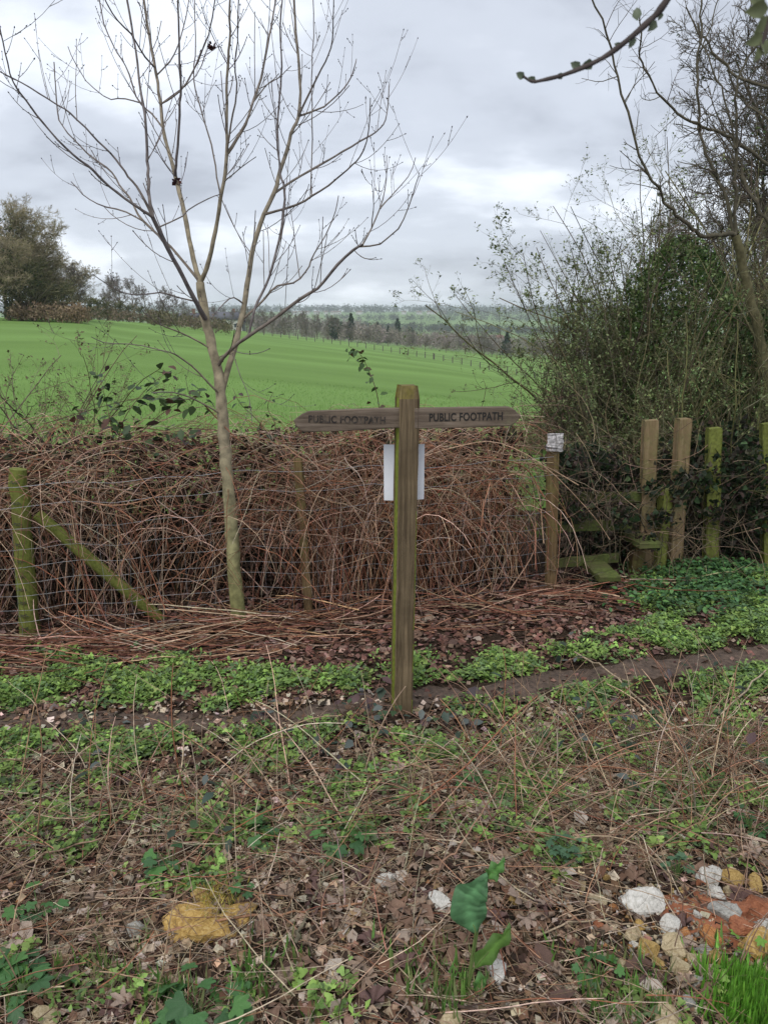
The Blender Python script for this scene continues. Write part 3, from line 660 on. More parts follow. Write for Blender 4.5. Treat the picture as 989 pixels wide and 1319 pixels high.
# cut stems raked along the foot of the hedge
cb = MB(); n = 1000; x = rng.uniform(-4.0, 1.7, n); y = fence_y(x) - rng.uniform(.0, 1, n)**1.4*.55 - .05
dn = np.where(x > -.3, .45, 1.0); kp = rng.random(n) < dn; x, y = x[kp], y[kp]; n = len(x)
an = rng.normal(0, .45, n) + np.pi*(rng.random(n) < .5); z = terrain(x, y) + rng.uniform(.005, .09, n)*np.exp(-((y - fence_y(x) + .25)/.2)**2)+.006
C = curves(np.stack([x, y, z], -1), np.stack([np.cos(an), np.sin(an)*.5, rng.normal(size=n)*.09], -1), rng.uniform(.15, .75, n), 8, 0, .07, .04)
C[:, :, 2] = np.maximum(C[:, :, 2], terrain(C[:, :, 0].ravel(), C[:, :, 1].ravel()).reshape(C.shape[:2]) + .006)
tubes(cb, C, taper(rng.uniform(.002, .0048, n), 8, .6), 4, colv(n, RED + [(.17, .07, .045)]*2, .28)); cb.obj('cut_stems', M_CANE, label='cut red-brown stems raked along the foot of the hedge', cat='dead stems', kind='stuff')

# ------------------------------------------------------------------ leafy bramble sprays with single leaves
DKG = [(.035, .065, .022), (.05, .085, .03), (.028, .05, .024), (.07, .045, .04), (.06, .10, .035)]
me_leaf = {}
def leaf_mesh(key, tmpl, col, mt=M_LEAF):
    if key not in me_leaf:
        mb = MB(); mb.add(tmpl[0], tmpl[1] if len(tmpl[1]) else None, tmpl[2], col); me_leaf[key] = mb.mesh('leaf', mt)
    return me_leaf[key]
def mat4(p, R, s): 
    M = Matrix.Identity(4)
    for a in range(3):
        for b in range(3): M[a][b] = float(R[a][b]*s)
        M[a][3] = float(p[a])
    return M
def spray(name, stems, Y, nleaf, lsize, cols, label, cat, group=None, tm='ov', r0=.003, ccol=(.12, .07, .05), drift=0.0):
    Ws = []
    for sp in stems:
        q = catmull(sp, 14); Ws.append(np.stack([P(a, b, Y + drift*i/13 + .03*math.sin(i)) for i, (a, b) in enumerate(q)]))
    b0 = Ws[0][0].copy()
    root = thing(name, b0, label, cat, group)
    mb = MB()
    for W in Ws: tubes(mb, W - b0, np.linspace(r0, r0*.4, 14), 5, colv(1, [ccol], .15))
    child('stem', mb.mesh('stem', M_CANE), root)
    for q in range(nleaf):
        W = Ws[q % len(Ws)]; i = int(rng.uniform(2, 14)); i = min(i, 13); p = W[i] - b0 + rng.normal(size=3)*lsize*.45
        ci = int(rng.integers(len(cols))); me = leaf_mesh((tm, ci, cols[ci]), {'ov': T_OV, 'ivy': T_IVY, 'lob': T_LOB}[tm], cols[ci])
        R = rots(rng.uniform(0, 6.3, 1), rng.uniform(-1.0, .6, 1), rng.uniform(-.8, .8, 1))[0]
        child('leaf', me, root, mat4(p, R, lsize*rng.uniform(.6, 1.25)))
    return root
DKGt = [tuple(c) for c in DKG]
spray('bramble_spray', [[(150, 585), (160, 540), (190, 500), (215, 480)], [(160, 580), (200, 540), (240, 515), (262, 520)], [(150, 585), (140, 530), (130, 490)], [(180, 575), (220, 560), (255, 560)], [(60, 545), (110, 530), (170, 515), (240, 508)]], 4.6, 150, .07, DKGt + [(.10, .05, .035), (.08, .13, .05)],
      'dark bramble spray with purple-green leaves beside the ash trunk', 'bramble')
spray('bramble_shoot', [[(492, 560), (486, 510), (476, 480), (463, 455), (449, 446)]], 4.9, 30, .055, [(.045, .09, .025), (.06, .11, .03), (.09, .06, .03)], 'single upright bramble shoot rising behind the sign arm', 'bramble')
spray('bramble_spray', [[(350, 590), (355, 550), (345, 525), (352, 505)], [(360, 580), (335, 545), (310, 520), (300, 500)]], 4.9, 26, .045, DKGt, 'small dark bramble spray between ash trunk and sign arm', 'bramble')
spray('bramble_spray', [[(20, 600), (15, 560), (30, 520)], [(30, 600), (60, 560), (90, 545)]], 5.0, 40, .05, DKGt, 'dark leafy spray over the top of the mossy strainer post', 'bramble')
spray('bramble_shoot', [[(600, 575), (612, 550), (625, 505), (622, 488)], [(600, 575), (650, 540), (668, 505)]], 5.3, 16, .035, DKGt, 'thin leafy shoot rising behind the right sign arm', 'bramble')

# ------------------------------------------------------------------ shrubs and trees beside the stile
OLIVE = [(.17, .155, .07), (.13, .115, .065), (.21, .185, .10), (.10, .08, .055)]
def shrub(name, base, nst, h, spread, label, cat, leafcols=None, nleaf=0, lsz=.02, stemcols=OLIVE, up=.05, dirx=0.0, lv=3, m=(7, 6, 4), group=None, tm=T_DI, wig=.09, r0=.014, stemtilt=.45, clip=None):
    base = np.asarray(base, float); root = thing(name, base, label, cat, group)
    st = np.concatenate([rng.normal(size=(nst, 2))*spread, np.zeros((nst, 1))], 1)
    d = np.stack([rng.normal(size=nst)*stemtilt + dirx, rng.normal(size=nst)*stemtilt*.8, np.ones(nst)], -1)
    C = curves(st, d, rng.uniform(.6, 1.0, nst)*h, 12, up, wig); R = taper(rng.uniform(.6, 1.1, nst)*r0, 12, .3)
    mb = MB(); tubes(mb, C, R, 6, colv(nst, stemcols, .2)); child('stems', mb.mesh('stems', M_BARK, True), root)
    tw = MB(); cur, cr = C, R; last = []
    for k in range(lv):
        cur, cr = spawn(cur, cr, m[k], .2 if k else .15, 1, 45, .25, .5, 7, .03, .10, .55, .0012, .4, rel=True)
        tubes(tw, cur, cr, 4 if k == 0 else 3, colv(len(cur), stemcols, .25)); last.append(cur)
    o = child('twigs', tw.mesh('twigs', M_TWIG), root); o['kind'] = 'stuff'
    if nleaf:
        q = last[-1].reshape(-1, 3) if lv > 1 else last[0].reshape(-1, 3)
        p = q[rng.integers(0, len(q), nleaf)] + rng.normal(size=(nleaf, 3))*.012; lf = MB()
        leaves(lf, tm, p, rots(rng.uniform(0, 6.3, nleaf), rng.uniform(-.6, 1.2, nleaf), rng.uniform(-.8, .8, nleaf)), rng.uniform(.6, 1.3, nleaf)*lsz, colv(nleaf, leafcols, .25))
        o = child('foliage', lf.mesh('foliage', M_LEAF), root); o['kind'] = 'stuff'
    return root
def at(px, Y): 
    p = P(px, 500, Y); p[2] = gz(p[0], Y); return p
YG = [(.14, .175, .065), (.18, .21, .085), (.115, .145, .055)]
shrub('hawthorn_shrub', at(790, 7.6), 26, 2.75, .2, 'loose hawthorn shrub with sparse opening leaves leaning over the field', 'shrub', YG, 11000, .034, [(.11, .09, .06), (.14, .12, .08), (.09, .07, .05)], .05, -.15, 3, (8, 6, 4), r0=.012, stemtilt=.22)
shrub('hawthorn_shrub', at(838, 8.4), 26, 3.6, .3, 'taller hawthorn thicket rising behind the ivy mound', 'shrub', YG, 6000, .03, [(.13, .115, .07), (.11, .09, .06), (.15, .14, .07)], .05, -.08, 3, (7, 6, 4), r0=.016, stemtilt=.3)
shrub('hawthorn_shrub', at(955, 8.0), 24, 3.7, .45, 'tall bare thicket right of the ivy mound', 'shrub', YG, 4000, .03, OLIVE, .05, 0, 3, (7, 6, 4), r0=.016, stemtilt=.3)
shrub('hazel_bush', at(965, 6.3), 16, 1.9, .25, 'mossy many-stemmed bush behind the last stile post', 'shrub', YG, 900, .03, [(.15, .15, .06), (.11, .10, .05)], .04, .0, 3, (5, 5, 4), r0=.013, stemtilt=.4)
shrub('low_thicket', at(790, 6.9), 18, 1.0, .3, 'low olive twiggy thicket behind the stile', 'shrub', YG, 2600, .026, OLIVE, .03, -.1, 3, (6, 5, 4), r0=.010, stemtilt=.5)
shrub('low_thicket', at(880, 6.6), 20, 1.35, .35, 'dense olive thicket between the tall stile posts', 'shrub', YG, 3200, .026, OLIVE, .03, 0, 3, (6, 5, 4), r0=.010, stemtilt=.45)
shrub('bare_bush', at(-5, 6.0), 26, 2.1, .3, 'bare twiggy bush behind the mossy strainer post', 'shrub', [(.12, .13, .05), (.14, .10, .06)], 2200, .028, [(.13, .12, .05), (.12, .09, .06), (.16, .13, .09)], .0, -.05, 3, (6, 5, 4), r0=.010, stemtilt=.5)
# the ivy-grown mound
def ivy_mound(name, c, rx, ry, h, n, label, cat, size=.05, cols=None, fill=True):
    c = np.asarray(c, float); root = thing(name, c, label, cat)
    cols = cols or [(.035, .085, .018), (.05, .11, .025), (.025, .055, .016), (.075, .13, .035)]
    a = rng.uniform(0, 2*np.pi, n); v = rng.uniform(0, 1, n); s = rng.uniform(.72, 1.04, n)
    lump = 1 + .10*np.sin(a*3 + 1) + .08*np.sin(a*7 + v*9) + .07*np.sin(v*13 + a*2)
    prof = np.sqrt(np.clip(1 - v**2.2, 0, 1))
    p = np.stack([rx*np.cos(a)*prof*s*lump, ry*np.sin(a)*prof*s*lump, h*v*(.9 + .1*lump) + .02], -1)
    mb = MB(); leaves(mb, T_IVY, p, rots(a + np.pi/2 + rng.normal(size=n)*.7, -1.0 + rng.normal(size=n)*.5, rng.normal(size=n)*.5), rng.uniform(.5, 1.3, n)*size, colv(n, cols, .3))
    o = child('foliage', mb.mesh('foliage', M_LEAF), root); o['kind'] = 'stuff'
    k = 60; st = np.stack([rng.uniform(-.6, .6, k)*rx, rng.uniform(-.9, .2, k)*ry, np.zeros(k)], -1)
    C = curves(st, np.stack([rng.normal(size=k)*.15, rng.normal(size=k)*.15, np.ones(k)], -1), rng.uniform(.7, 1.15, k)*h, 10, .05, .07)
    tb = MB(); tubes(tb, C, taper(rng.uniform(.006, .014, k), 10, .3), 5, colv(k, OLIVE, .2)); child('stems', tb.mesh('stems', M_BARK, True), root)
    return root
ivy_mound('ivy_mound', at(862, 7.9), .88, .7, 2.5, 17000, 'big rounded ivy-grown bush standing behind the stile', 'bush', .036, [(.075, .135, .035), (.10, .17, .045), (.05, .095, .025), (.14, .19, .065)])
shrub('twiggy_bush', at(866, 7.2), 26, 2.5, .4, 'olive upright stems and twigs standing in front of the ivy mound', 'shrub', [(.10, .14, .045), (.13, .17, .06)], 6500, .03, [(.17, .155, .085), (.13, .12, .06), (.20, .18, .11)], .05, 0, 3, (7, 5, 4), r0=.011, stemtilt=.25)
ivy_mound('ivy_mound', at(990, 7.4), .7, .7, 1.9, 8000, 'darker ivy-clad bush right of the tall stile posts', 'bush', .04, [(.045, .085, .025), (.065, .11, .035), (.08, .12, .04)])
ivy_mound('ivy_mound', at(1160, 6.6), .9, .6, 1.5, 6000, 'low ivy bank beyond the end of the stile fence', 'bush', .045)
# ivy over the stile and along the bank
def ivy_patch(name, pts, n, size, label, cols, depth=.2, tm=T_IVY):
    q = []
    for (px, py, Y, r) in pts:
        c = P(px, py, Y); m = max(1, int(n*r*r/sum(z[3]**2 for z in pts))); q.append(c + rng.normal(size=(m, 3))*np.array([r, depth*.6, r*.7])*.55)
    q = np.concatenate(q); q[:, 2] = np.maximum(q[:, 2], terrain(q[:, 0], q[:, 1]) + .01); m = len(q); mb = MB()
    leaves(mb, tm, q, rots(np.pi + rng.normal(size=m)*.9, 1.0 + rng.normal(size=m)*.5, rng.normal(size=m)*.5), rng.uniform(.5, 1.3, m)*size, colv(m, cols, .3))
    return mb.obj(name, M_LEAF, label=label, cat='ivy', kind='stuff')
IVY = [(.03, .055, .022), (.045, .075, .03), (.06, .055, .04), (.022, .035, .018), (.09, .06, .05)]
ivy_patch('ivy', [(728, 600, 5.05, .13), (750, 622, 5.3, .2), (775, 640, 5.35, .22), (815, 655, 5.5, .2), (800, 620, 5.5, .22), (858, 650, 5.55, .2), (858, 600, 5.6, .16), (905, 660, 5.6, .2), (760, 700, 5.6, .25), (830, 710, 5.65, .25), (900, 710, 5.7, .25), (950, 690, 5.7, .25), (875, 640, 5.28, .09), (905, 620, 5.38, .10), (838, 632, 5.24, .08), (850, 668, 5.22, .09), (880, 618, 5.28, .07), (918, 660, 5.36, .10), (742, 665, 5.02, .09), (800, 668, 5.06, .10), (835, 700, 5.1, .08), (945, 610, 5.45, .25), (970, 650, 5.5, .25), (890, 590, 5.6, .2), (945, 570, 5.8, .2), (760, 600, 5.3, .2), (725, 660, 5.15, .14), (790, 690, 5.35, .2)], 11000, .042, 'dark ivy trailing over the rails and posts of the stile', IVY, .12)
# dead twiggy tangle over the stile
tb = MB(); n = 650; ct = np.array([(720, 590, 5.0), (745, 640, 5.1), (790, 650, 5.2), (830, 700, 5.2), (880, 680, 5.3), (940, 670, 5.5), (965, 620, 5.6), (905, 600, 5.5), (740, 690, 5.05), (815, 600, 5.5)]); i = rng.integers(0, len(ct), n)
st = np.stack([P(*ct[j]) for j in i]) + rng.normal(size=(n, 3))*[.16, .12, .10]; d = rng.normal(size=(n, 3))*[1, .5, .9]
C = curves(st, d, rng.uniform(.15, .6, n), 8, -.02, .14, .1); C[:, :, 2] = np.maximum(C[:, :, 2], .02)
tubes(tb, C, taper(rng.uniform(.0012, .0036, n), 8, .5), 3, colv(n, [(.10, .08, .05), (.16, .12, .08), (.07, .05, .035), (.24, .17, .11)], .3)); tb.obj('twig_tangle', M_CANE, label='dead twigs and stems tangled over the stile', cat='twigs', kind='stuff')
# the bare young tree at the right, limbs traced
B = Traced(6.7)
bt = B.limb([(1000, 735), (998, 600), (985, 480), (967, 390), (946, 303)], 9, 5.5, -.2, dark=1, n=20)
b1 = B.limb([(946, 303), (925, 230), (903, 180), (897, 100), (903, 10), (908, -40)], 3.0, 1.2, .3, bt, 1)
B.limb([(946, 303), (946, 240), (947, 180), (949, 110), (975, 55), (992, 20)], 3.0, 1.1, -.3, bt, 1)
b3 = B.limb([(946, 303), (932, 302), (915, 305), (895, 298), (878, 280), (862, 268), (845, 240), (826, 210), (801, 123), (785, 58), (763, -2), (752, -40)], 4.2, 1.1, -.5, bt, .6)
b4 = B.limb([(1030, 250), (989, 210), (949, 184), (928, 170), (902, 164), (875, 146), (846, 117), (829, 85), (823, 58), (823, 12)], 2.6, .8, -.6, None, 1)
b5 = B.limb([(1030, 130), (989, 115), (957, 102), (934, 85), (910, 56), (896, 41), (883, 9)], 2.2, .8, .3, None, 1)
B.limb([(899, 82), (902, 64), (916, 26), (925, 0), (932, -30)], 1.3, .7, .2, b1, 1)
B.limb([(946, 190), (934, 126), (919, 94), (905, 56), (898, 30)], 1.6, .8, .2, 2, 1)
B.limb([(1030, 190), (989, 158), (970, 140), (948, 117), (936, 90)], 1.9, .9, .2, None, 1)
B.limb([(1030, 330), (985, 280), (965, 250), (955, 215)], 3.4, 2, .2, None, 1)
bb = at(1000, 6.7); rt = thing('bare_tree', bb, 'dark bare tree with crooked forking limbs beyond the stile', 'tree')
hidden_trunk = np.stack([P(1000, 735, 6.7), P(1030, 600, 6.75), P(1036, 450, 6.7), P(1032, 330, 6.7), P(1030, 250, 6.7), P(1030, 190, 6.7), P(1030, 130, 6.7), P(1020, -40, 6.7)])
mb = MB(); hh = catmull(hidden_trunk, 24); tubes(mb, hh, np.linspace(.07, .02, 24), 10, np.broadcast_to(np.array((.09, .085, .05)), (1, 24, 3))); mb.obj('trunk', M_BARK, rt, smooth=True)
for i, l in enumerate(B.l):
    n = len(l['W']); mb = MB(); w = l['W'].copy(); w[1:-1] += rng.normal(size=(n-2, 3))*.008
    tubes(mb, w, l['R']*(1 + rng.normal(size=n)*.06), 8, np.broadcast_to(np.array((.085, .075, .05) if i else (.11, .10, .05)), (1, n, 3))); o = mb.obj('trunk' if i == 0 else 'branch', M_BARK, rt, smooth=True)
    if i == 0: continue
    tw = MB(); ln = np.linalg.norm(np.diff(w, axis=0), axis=1).sum()
    C, Rr = spawn(w[None], l['R'][None], int(ln*14), .1, .98, 60, .05, .35, 6, .04, .1, .45, .0016, .5); Rr = np.minimum(Rr, .005)
    tubes(tw, C, Rr, 4, colv(len(C), [(.09, .075, .055)], .2)); C2, R2_ = spawn(C, Rr, 3, .3, 1, 50, .03, .14, 5, .03, .1, .7, .0013, .6); tubes(tw, C2, R2_, 3, colv(len(C2), [(.10, .08, .06)], .2))
    o2 = tw.obj('twigs', M_TWIG); o2.parent = o; o2['kind'] = 'stuff'

# ------------------------------------------------------------------ trees at a distance (templates, shared meshes)
def tree_template(seed, h, spread, tcol, ccols, m=(9, 7, 6, 5), ivy=0, twr=.012, width=.32, trunk_r=.16, tilt=48, first=.22, leafcols=None, isz=.022):
    global rng; keep = rng; rng = np.random.default_rng(seed)
    T = curves(np.zeros((1, 3)), np.array([[rng.normal()*.04, rng.normal()*.04, 1]]), np.array([h*.92]), 14, .08, .05); R = taper([trunk_r], 14, .12)
    tr = MB(); tubes(tr, T, R, 8, colv(1, tcol, .1))
    C1, R1_ = spawn(T, R, m[0]*2, first, .98, tilt, .28*spread, .50*spread, 9, .07, .07, .55, twr*1.6, .3, rel=True)
    tubes(tr, C1, R1_, 5, colv(len(C1), tcol, .12))
    cr = MB(); C2, R2_ = spawn(C1, R1_, m[1], .15, 1, 45, .30, .55, 7, .05, .09, .55, twr*1.2, .4, rel=True); tubes(cr, C2, R2_, 4, colv(len(C2), ccols, .2))
    C3, R3_ = spawn(C2, R2_, m[2], .1, 1, 42, .35, .65, 6, .04, .1, .6, twr, .5, rel=True); tubes(cr, C3, R3_, 3, colv(len(C3), ccols, .2))
    if m[3]:
        C4, R4_ = spawn(C3, R3_, m[3], .1, 1, 42, .4, .8, 4, .03, .1, .7, twr*.8, .6, rel=True); tubes(cr, C4, R4_, 3, colv(len(C4), ccols, .2))
    iv = None
    if ivy:
        src = np.concatenate([T.reshape(-1, 3)[3:12], C1[:, :5].reshape(-1, 3)]); p = src[rng.integers(0, len(src), ivy)] + rng.normal(size=(ivy, 3))*h*.035
        iv = MB(); leaves(iv, T_IVY, p, rots(rng.uniform(0, 6.3, ivy), rng.uniform(-1.4, 1.4, ivy), rng.uniform(-1, 1, ivy)), rng.uniform(.7, 1.3, ivy)*h*isz, colv(ivy, leafcols or [(.03, .055, .02), (.045, .075, .03)], .25))
        iv = iv.mesh('ivy', M_FAR)
    rng = keep
    return dict(trunk=tr.mesh('trunk', M_FAR, True), crown=cr.mesh('crown', M_FAR), ivy=iv, h=h)
def plant_tree(name, tp, p, h, label, cat='tree', group=None, rz=None, sx=1.0):
    root = thing(name, p, label, cat, group, rng.uniform(0, 6.3) if rz is None else rz, h/tp['h']); root.scale.x *= sx; root.scale.y *= sx
    child('trunk', tp['trunk'], root); o = child('crown', tp['crown'], root)
    if tp['ivy']: child('ivy', tp['ivy'], root)
    return root
BR = [(.15, .125, .09)]; CR1 = [(.33, .28, .175), (.26, .225, .13), (.38, .32, .23)]; CR2 = [(.20, .17, .155), (.23, .20, .18), (.16, .14, .125)]
tp_a = tree_template(1, 14, 1.15, [(.12, .105, .065)], CR1, (20, 8, 6, 4), 600, .017, isz=.014)
tp_b = tree_template(2, 13, 1.1, [(.12, .105, .07)], CR1, (20, 8, 6, 4), 100, .017, isz=.014)
tp_c = tree_template(3, 9, 1.0, BR, CR2, (11, 7, 6, 3), 0, .02)
tp_d = tree_template(4, 8, 1.25, BR, CR2, (11, 7, 6, 3), 0, .024, first=.1)
tp_e = tree_template(9, 6, 1.2, [(.12, .11, .07)], [(.15, .145, .08), (.12, .12, .06)], (10, 7, 6, 0), 900, .03, first=.03)
tp_r = tree_template(21, 7, 1.1, [(.10, .085, .06)], [(.12, .10, .075), (.10, .085, .065)], (13, 8, 6, 4), 500, .006, first=.2, trunk_r=.09, isz=.008)
def plc(px, Y): 
    u = (px - CX)/(F*1.032); return (u*Y, Y, gz(u*Y, Y) - .05)
for (px, Y, h, tp, lb) in [(-75, 78, 17, tp_a, 'ivy-laden'), (-25, 84, 16.5, tp_b, 0), (8, 80, 15.0, tp_a, 0), (34, 86, 14.8, tp_b, 0), (58, 90, 12.6, tp_a, 0), (-5, 72, 10, tp_a, 0), (20, 83, 14.2, tp_b, 0), (46, 84, 12.8, tp_b, 0), (68, 88, 11.2, tp_b, 0), (84, 86, 9.0, tp_a, 0), (92, 92, 8.4, tp_b, 0), (44, 76, 8.5, tp_e, 0), (76, 82, 6.0, tp_e, 0), (12, 73, 7.0, tp_e, 0), (78, 92, 9.8, tp_b, 0), (28, 74, 8.0, tp_e, 0), (60, 80, 6.0, tp_e, 0), (-130, 76, 17, tp_b, 0), (-200, 74, 16, tp_a, 0)]:
    plant_tree('woodland_tree', tp, plc(px, Y), h*.71, sx=1.4, label=('dark ivy-grown tree' if tp is tp_a else 'paler brown twiggy tree') + ' in the wood at the corner of the green field' if tp is not tp_e else 'bushy undergrowth tree at the foot of the olive-brown field corner wood', group='trees of the corner wood' if tp is not tp_e else 'undergrowth of the corner wood')
plant_tree('bare_tree', tp_c, plc(106, 88), 5.6, 'small bare grey tree at the end of the corner wood')
for (px, Y, h, tp) in [(138, 140, 6.4, tp_d), (158, 150, 8.2, tp_c), (172, 155, 8.2, tp_c), (190, 165, 7.5, tp_c), (208, 172, 7.2, tp_d), (224, 180, 6.2, tp_c), (240, 190, 5.6, tp_d), (150, 190, 9.5, tp_c)]:
    plant_tree('hedgerow_tree', tp, plc(px, Y), h, 'grey bare tree in the hedgerow along the top of the green field', group='bare trees along the top hedgerow')
for (px, Y, h) in [(128, 118, 3.6), (140, 124, 3.2), (153, 130, 3.4), (166, 136, 3.2), (180, 142, 3.2), (195, 150, 3.0), (210, 158, 2.8), (226, 166, 2.8), (244, 172, 2.6), (118, 110, 3.3)]:
    plant_tree('hedgerow_bush', tp_e, plc(px, Y), h, 'low olive bush in the hedgerow along the top of the green field', 'bush', 'bushes along the top hedgerow', sx=1.5)
for (px, Y, h) in [(262, 300, 8), (276, 310, 8), (290, 300, 8), (306, 305, 8), (322, 290, 8), (338, 300, 8), (352, 285, 8), (366, 300, 9), (380, 290, 8), (394, 280, 8), (408, 275, 8), (422, 270, 8), (436, 280, 8), (275, 245, 6), (298, 250, 6), (318, 250, 7), (340, 250, 7), (365, 255, 8), (388, 255, 8)]:
    plant_tree('valley_tree', tp_c if rng.random() < .5 else tp_d, plc(px, Y), h, 'hazy bare tree in the wood beyond the far field fence', group='bare trees beyond the far fence')
for (px, Y, h) in [(470, 275, 5), (500, 270, 4.5), (530, 265, 5.2), (548, 262, 4.5), (575, 258, 4.0), (600, 258, 7), (625, 252, 7.5), (635, 262, 5), (660, 262, 5), (690, 250, 6), (715, 250, 7), (740, 245, 6), (452, 285, 7)]:
    plant_tree('valley_tree', tp_d, plc(px, Y), h, 'small bare tree standing at the near edge of the valley wood', group='small bare trees at the valley wood edge', sx=1.15)
# dark evergreens that stand out
def evergreen(seed, h, cone=True):
    global rng; keep = rng; rng = np.random.default_rng(seed); n = 700; v = rng.uniform(0, 1, n)**.8; a = rng.uniform(0, 6.3, n)
    r = h*.2*(1 - v)**.8*rng.uniform(.3, 1.2, n)*(1 + .3*np.sin(v*26) + .25*np.sin(a*3)) if cone else h*.30*np.sqrt(np.clip(1 - (2*v - 1)**2, 0, 1))*rng.uniform(.4, 1.05, n)*(1 + .35*np.sin(a*2 + v*7) + .2*np.sin(a*5 - v*11))
    p = np.stack([r*np.cos(a), r*np.sin(a), h*(.08 + .92*v)], -1); mb = MB(); leaves(mb, T_FRAG, p, rots(a, rng.uniform(-1, 1, n), rng.uniform(-1, 1, n)), rng.uniform(.05, .10, n)*h, colv(n, [(.04, .065, .045), (.055, .08, .05)], .3))
    tr = MB(); tubes(tr, np.array([[0, 0, 0], [0, 0, h*.5], [0, 0, h*.95]]), np.array([h*.02, h*.015, h*.004]), 6, np.broadcast_to(np.array((.06, .045, .03)), (1, 3, 3)))
    rng = keep; return dict(trunk=tr.mesh('trunk', M_FAR), crown=mb.mesh('crown', M_FAR), ivy=None, h=h)
ev1, ev2 = evergreen(1, 10), evergreen(2, 8, False)
for (px, Y, h, tp) in [(654, 285, 9, ev1), (452, 320, 11, ev1), (512, 400, 13, ev1), (486, 380, 10, ev1), (431, 290, 8, ev2), (528, 430, 10, ev2), (500, 390, 9, ev1)]:
    plant_tree('evergreen_tree', tp, plc(px, Y), h, 'dark pointed evergreen rising from the bare valley wood' if tp is ev1 else 'dark round evergreen among the bare valley trees', group='evergreens in the valley wood')
for (px, Y, h) in [(512, 1050, 12), (528, 1050, 9), (562, 1040, 8), (578, 1035, 8), (589, 1040, 10), (642, 1020, 10), (668, 1020, 9), (500, 1060, 8), (470, 1080, 8), (690, 1010, 8)]:
    plant_tree('field_tree', ev2, plc(px, Y), h, 'tiny dark round tree in the hedge across the far hillside fields', group='far hillside hedge trees', sx=1.3)
# the wood in the valley, the hedges and the wooded skyline: masses
def wood(name, n, pxr, Yr, hr, cols, label, wig=1.0, blob=110):
    px = rng.uniform(*pxr, n); Y = rng.uniform(*Yr, n); u = (px - CX)/(F*1.032); x = u*Y; z = terrain(x, Y); h = rng.uniform(*hr, n)
    c = colv(n, cols, .14); d = nrm(rng.normal(size=(n, blob, 3))); rr = rng.uniform(.35, 1, (n, blob, 1))
    p = np.stack([x, Y, z + h*.52], -1)[:, None] + d*rr*np.stack([h*.42, h*.42, h*.5], -1)[:, None]
    m = n*blob; mb = MB(); s = np.repeat(h, blob)*rng.uniform(.03, .10, m)*(110/blob)**.4
    leaves(mb, T_DI, p.reshape(-1, 3), rots(rng.uniform(0, 6.3, m), rng.uniform(-1.5, 1.5, m), rng.uniform(-1.5, 1.5, m)), s*1.6, np.clip(np.repeat(c, blob, 0)*rng.uniform(.7, 1.35, (m, 1)), 0, 1))
    return mb.obj(name, M_FAR, label=label, cat='woodland', kind='stuff')
PUR = [(.24, .20, .185), (.27, .23, .21), (.21, .185, .16), (.19, .185, .145)]
wood('valley_wood', 320, (330, 800), (285, 420), (4.5, 8.5), PUR, 'purple-brown bare wood filling the valley', blob=260)
wood('valley_wood', 260, (420, 820), (440, 640), (6, 11), PUR + [(.10, .12, .08)], 'farther bare wood on the valley side', blob=200)
wood('hillside_hedge', 420, (430, 760), (985, 1060), (6, 13), [(.05, .06, .045), (.08, .08, .06)], 'dark hedge line across the far hillside', blob=50)
wood('hillside_hedge', 260, (420, 800), (1480, 1530), (8, 14), [(.05, .06, .045), (.08, .08, .06)], 'thin hedge line high on the far hillside', blob=30)
wood('skyline_wood', 1700, (-100, 1100), (2050, 2750), (14, 26), [(.045, .05, .045), (.07, .065, .06)], 'long low wood along the far skyline', blob=30)
wood('hillside_copse', 160, (560, 800), (1700, 1900), (12, 20), [(.05, .06, .045), (.08, .08, .06)], 'dark copse on the far hillside above the valley', blob=40)
wood('hillside_wood', 200, (270, 470), (700, 1100), (10, 16), PUR, 'hazy wood on the far slope left of the valley', blob=60)
wood('top_hedge', 260, (112, 300), (100, 185), (1.2, 2.6), [(.13, .12, .07), (.15, .12, .09)], 'low scrub along the top edge of the green field', blob=60)
wood('bracken_bank', 120, (15, 112), (72, 78), (1.2, 2.0), [(.24, .18, .12), (.20, .14, .09)], 'brown dead bracken along the foot of the corner wood', blob=80)
# the far trees behind the right-hand thicket
for (px, Y, h) in [(905, 15, 5.6), (975, 14, 6.0), (1060, 13, 7), (850, 18, 5.0)]:
    plant_tree('bare_tree', tp_r, plc(px, Y), h, 'fine-twigged bare tree standing behind the ivy thicket', group='bare trees behind the thicket')
# dead grass bank in the field behind the sign arm
tb = MB(); n = 1600; q = np.stack([P(a, b, 11.0) for a, b in zip(rng.normal(745, 38, n), rng.uniform(500, 540, n))]); q[:, 1] += rng.normal(size=n)*.5
hb_ = 1.0*np.exp(-((q[:, 0] - 2.75)/.7)**2); q[:, 2] = terrain(q[:, 0], q[:, 1]) + rng.uniform(0, 1, n)*hb_*.95
C = curves(q, rng.normal(size=(n, 3))*[1, .6, .5], rng.uniform(.2, .6, n), 6, 0, .15, .1); tubes(tb, C, taper(rng.uniform(.004, .009, n), 6, .4), 3, colv(n, [(.20, .12, .08), (.26, .17, .12), (.14, .08, .06)], .2)); tb.obj('dead_bramble_mound', M_CANE, label='brown mound of dead brambles in the field behind the right sign arm', cat='brambles', kind='stuff')
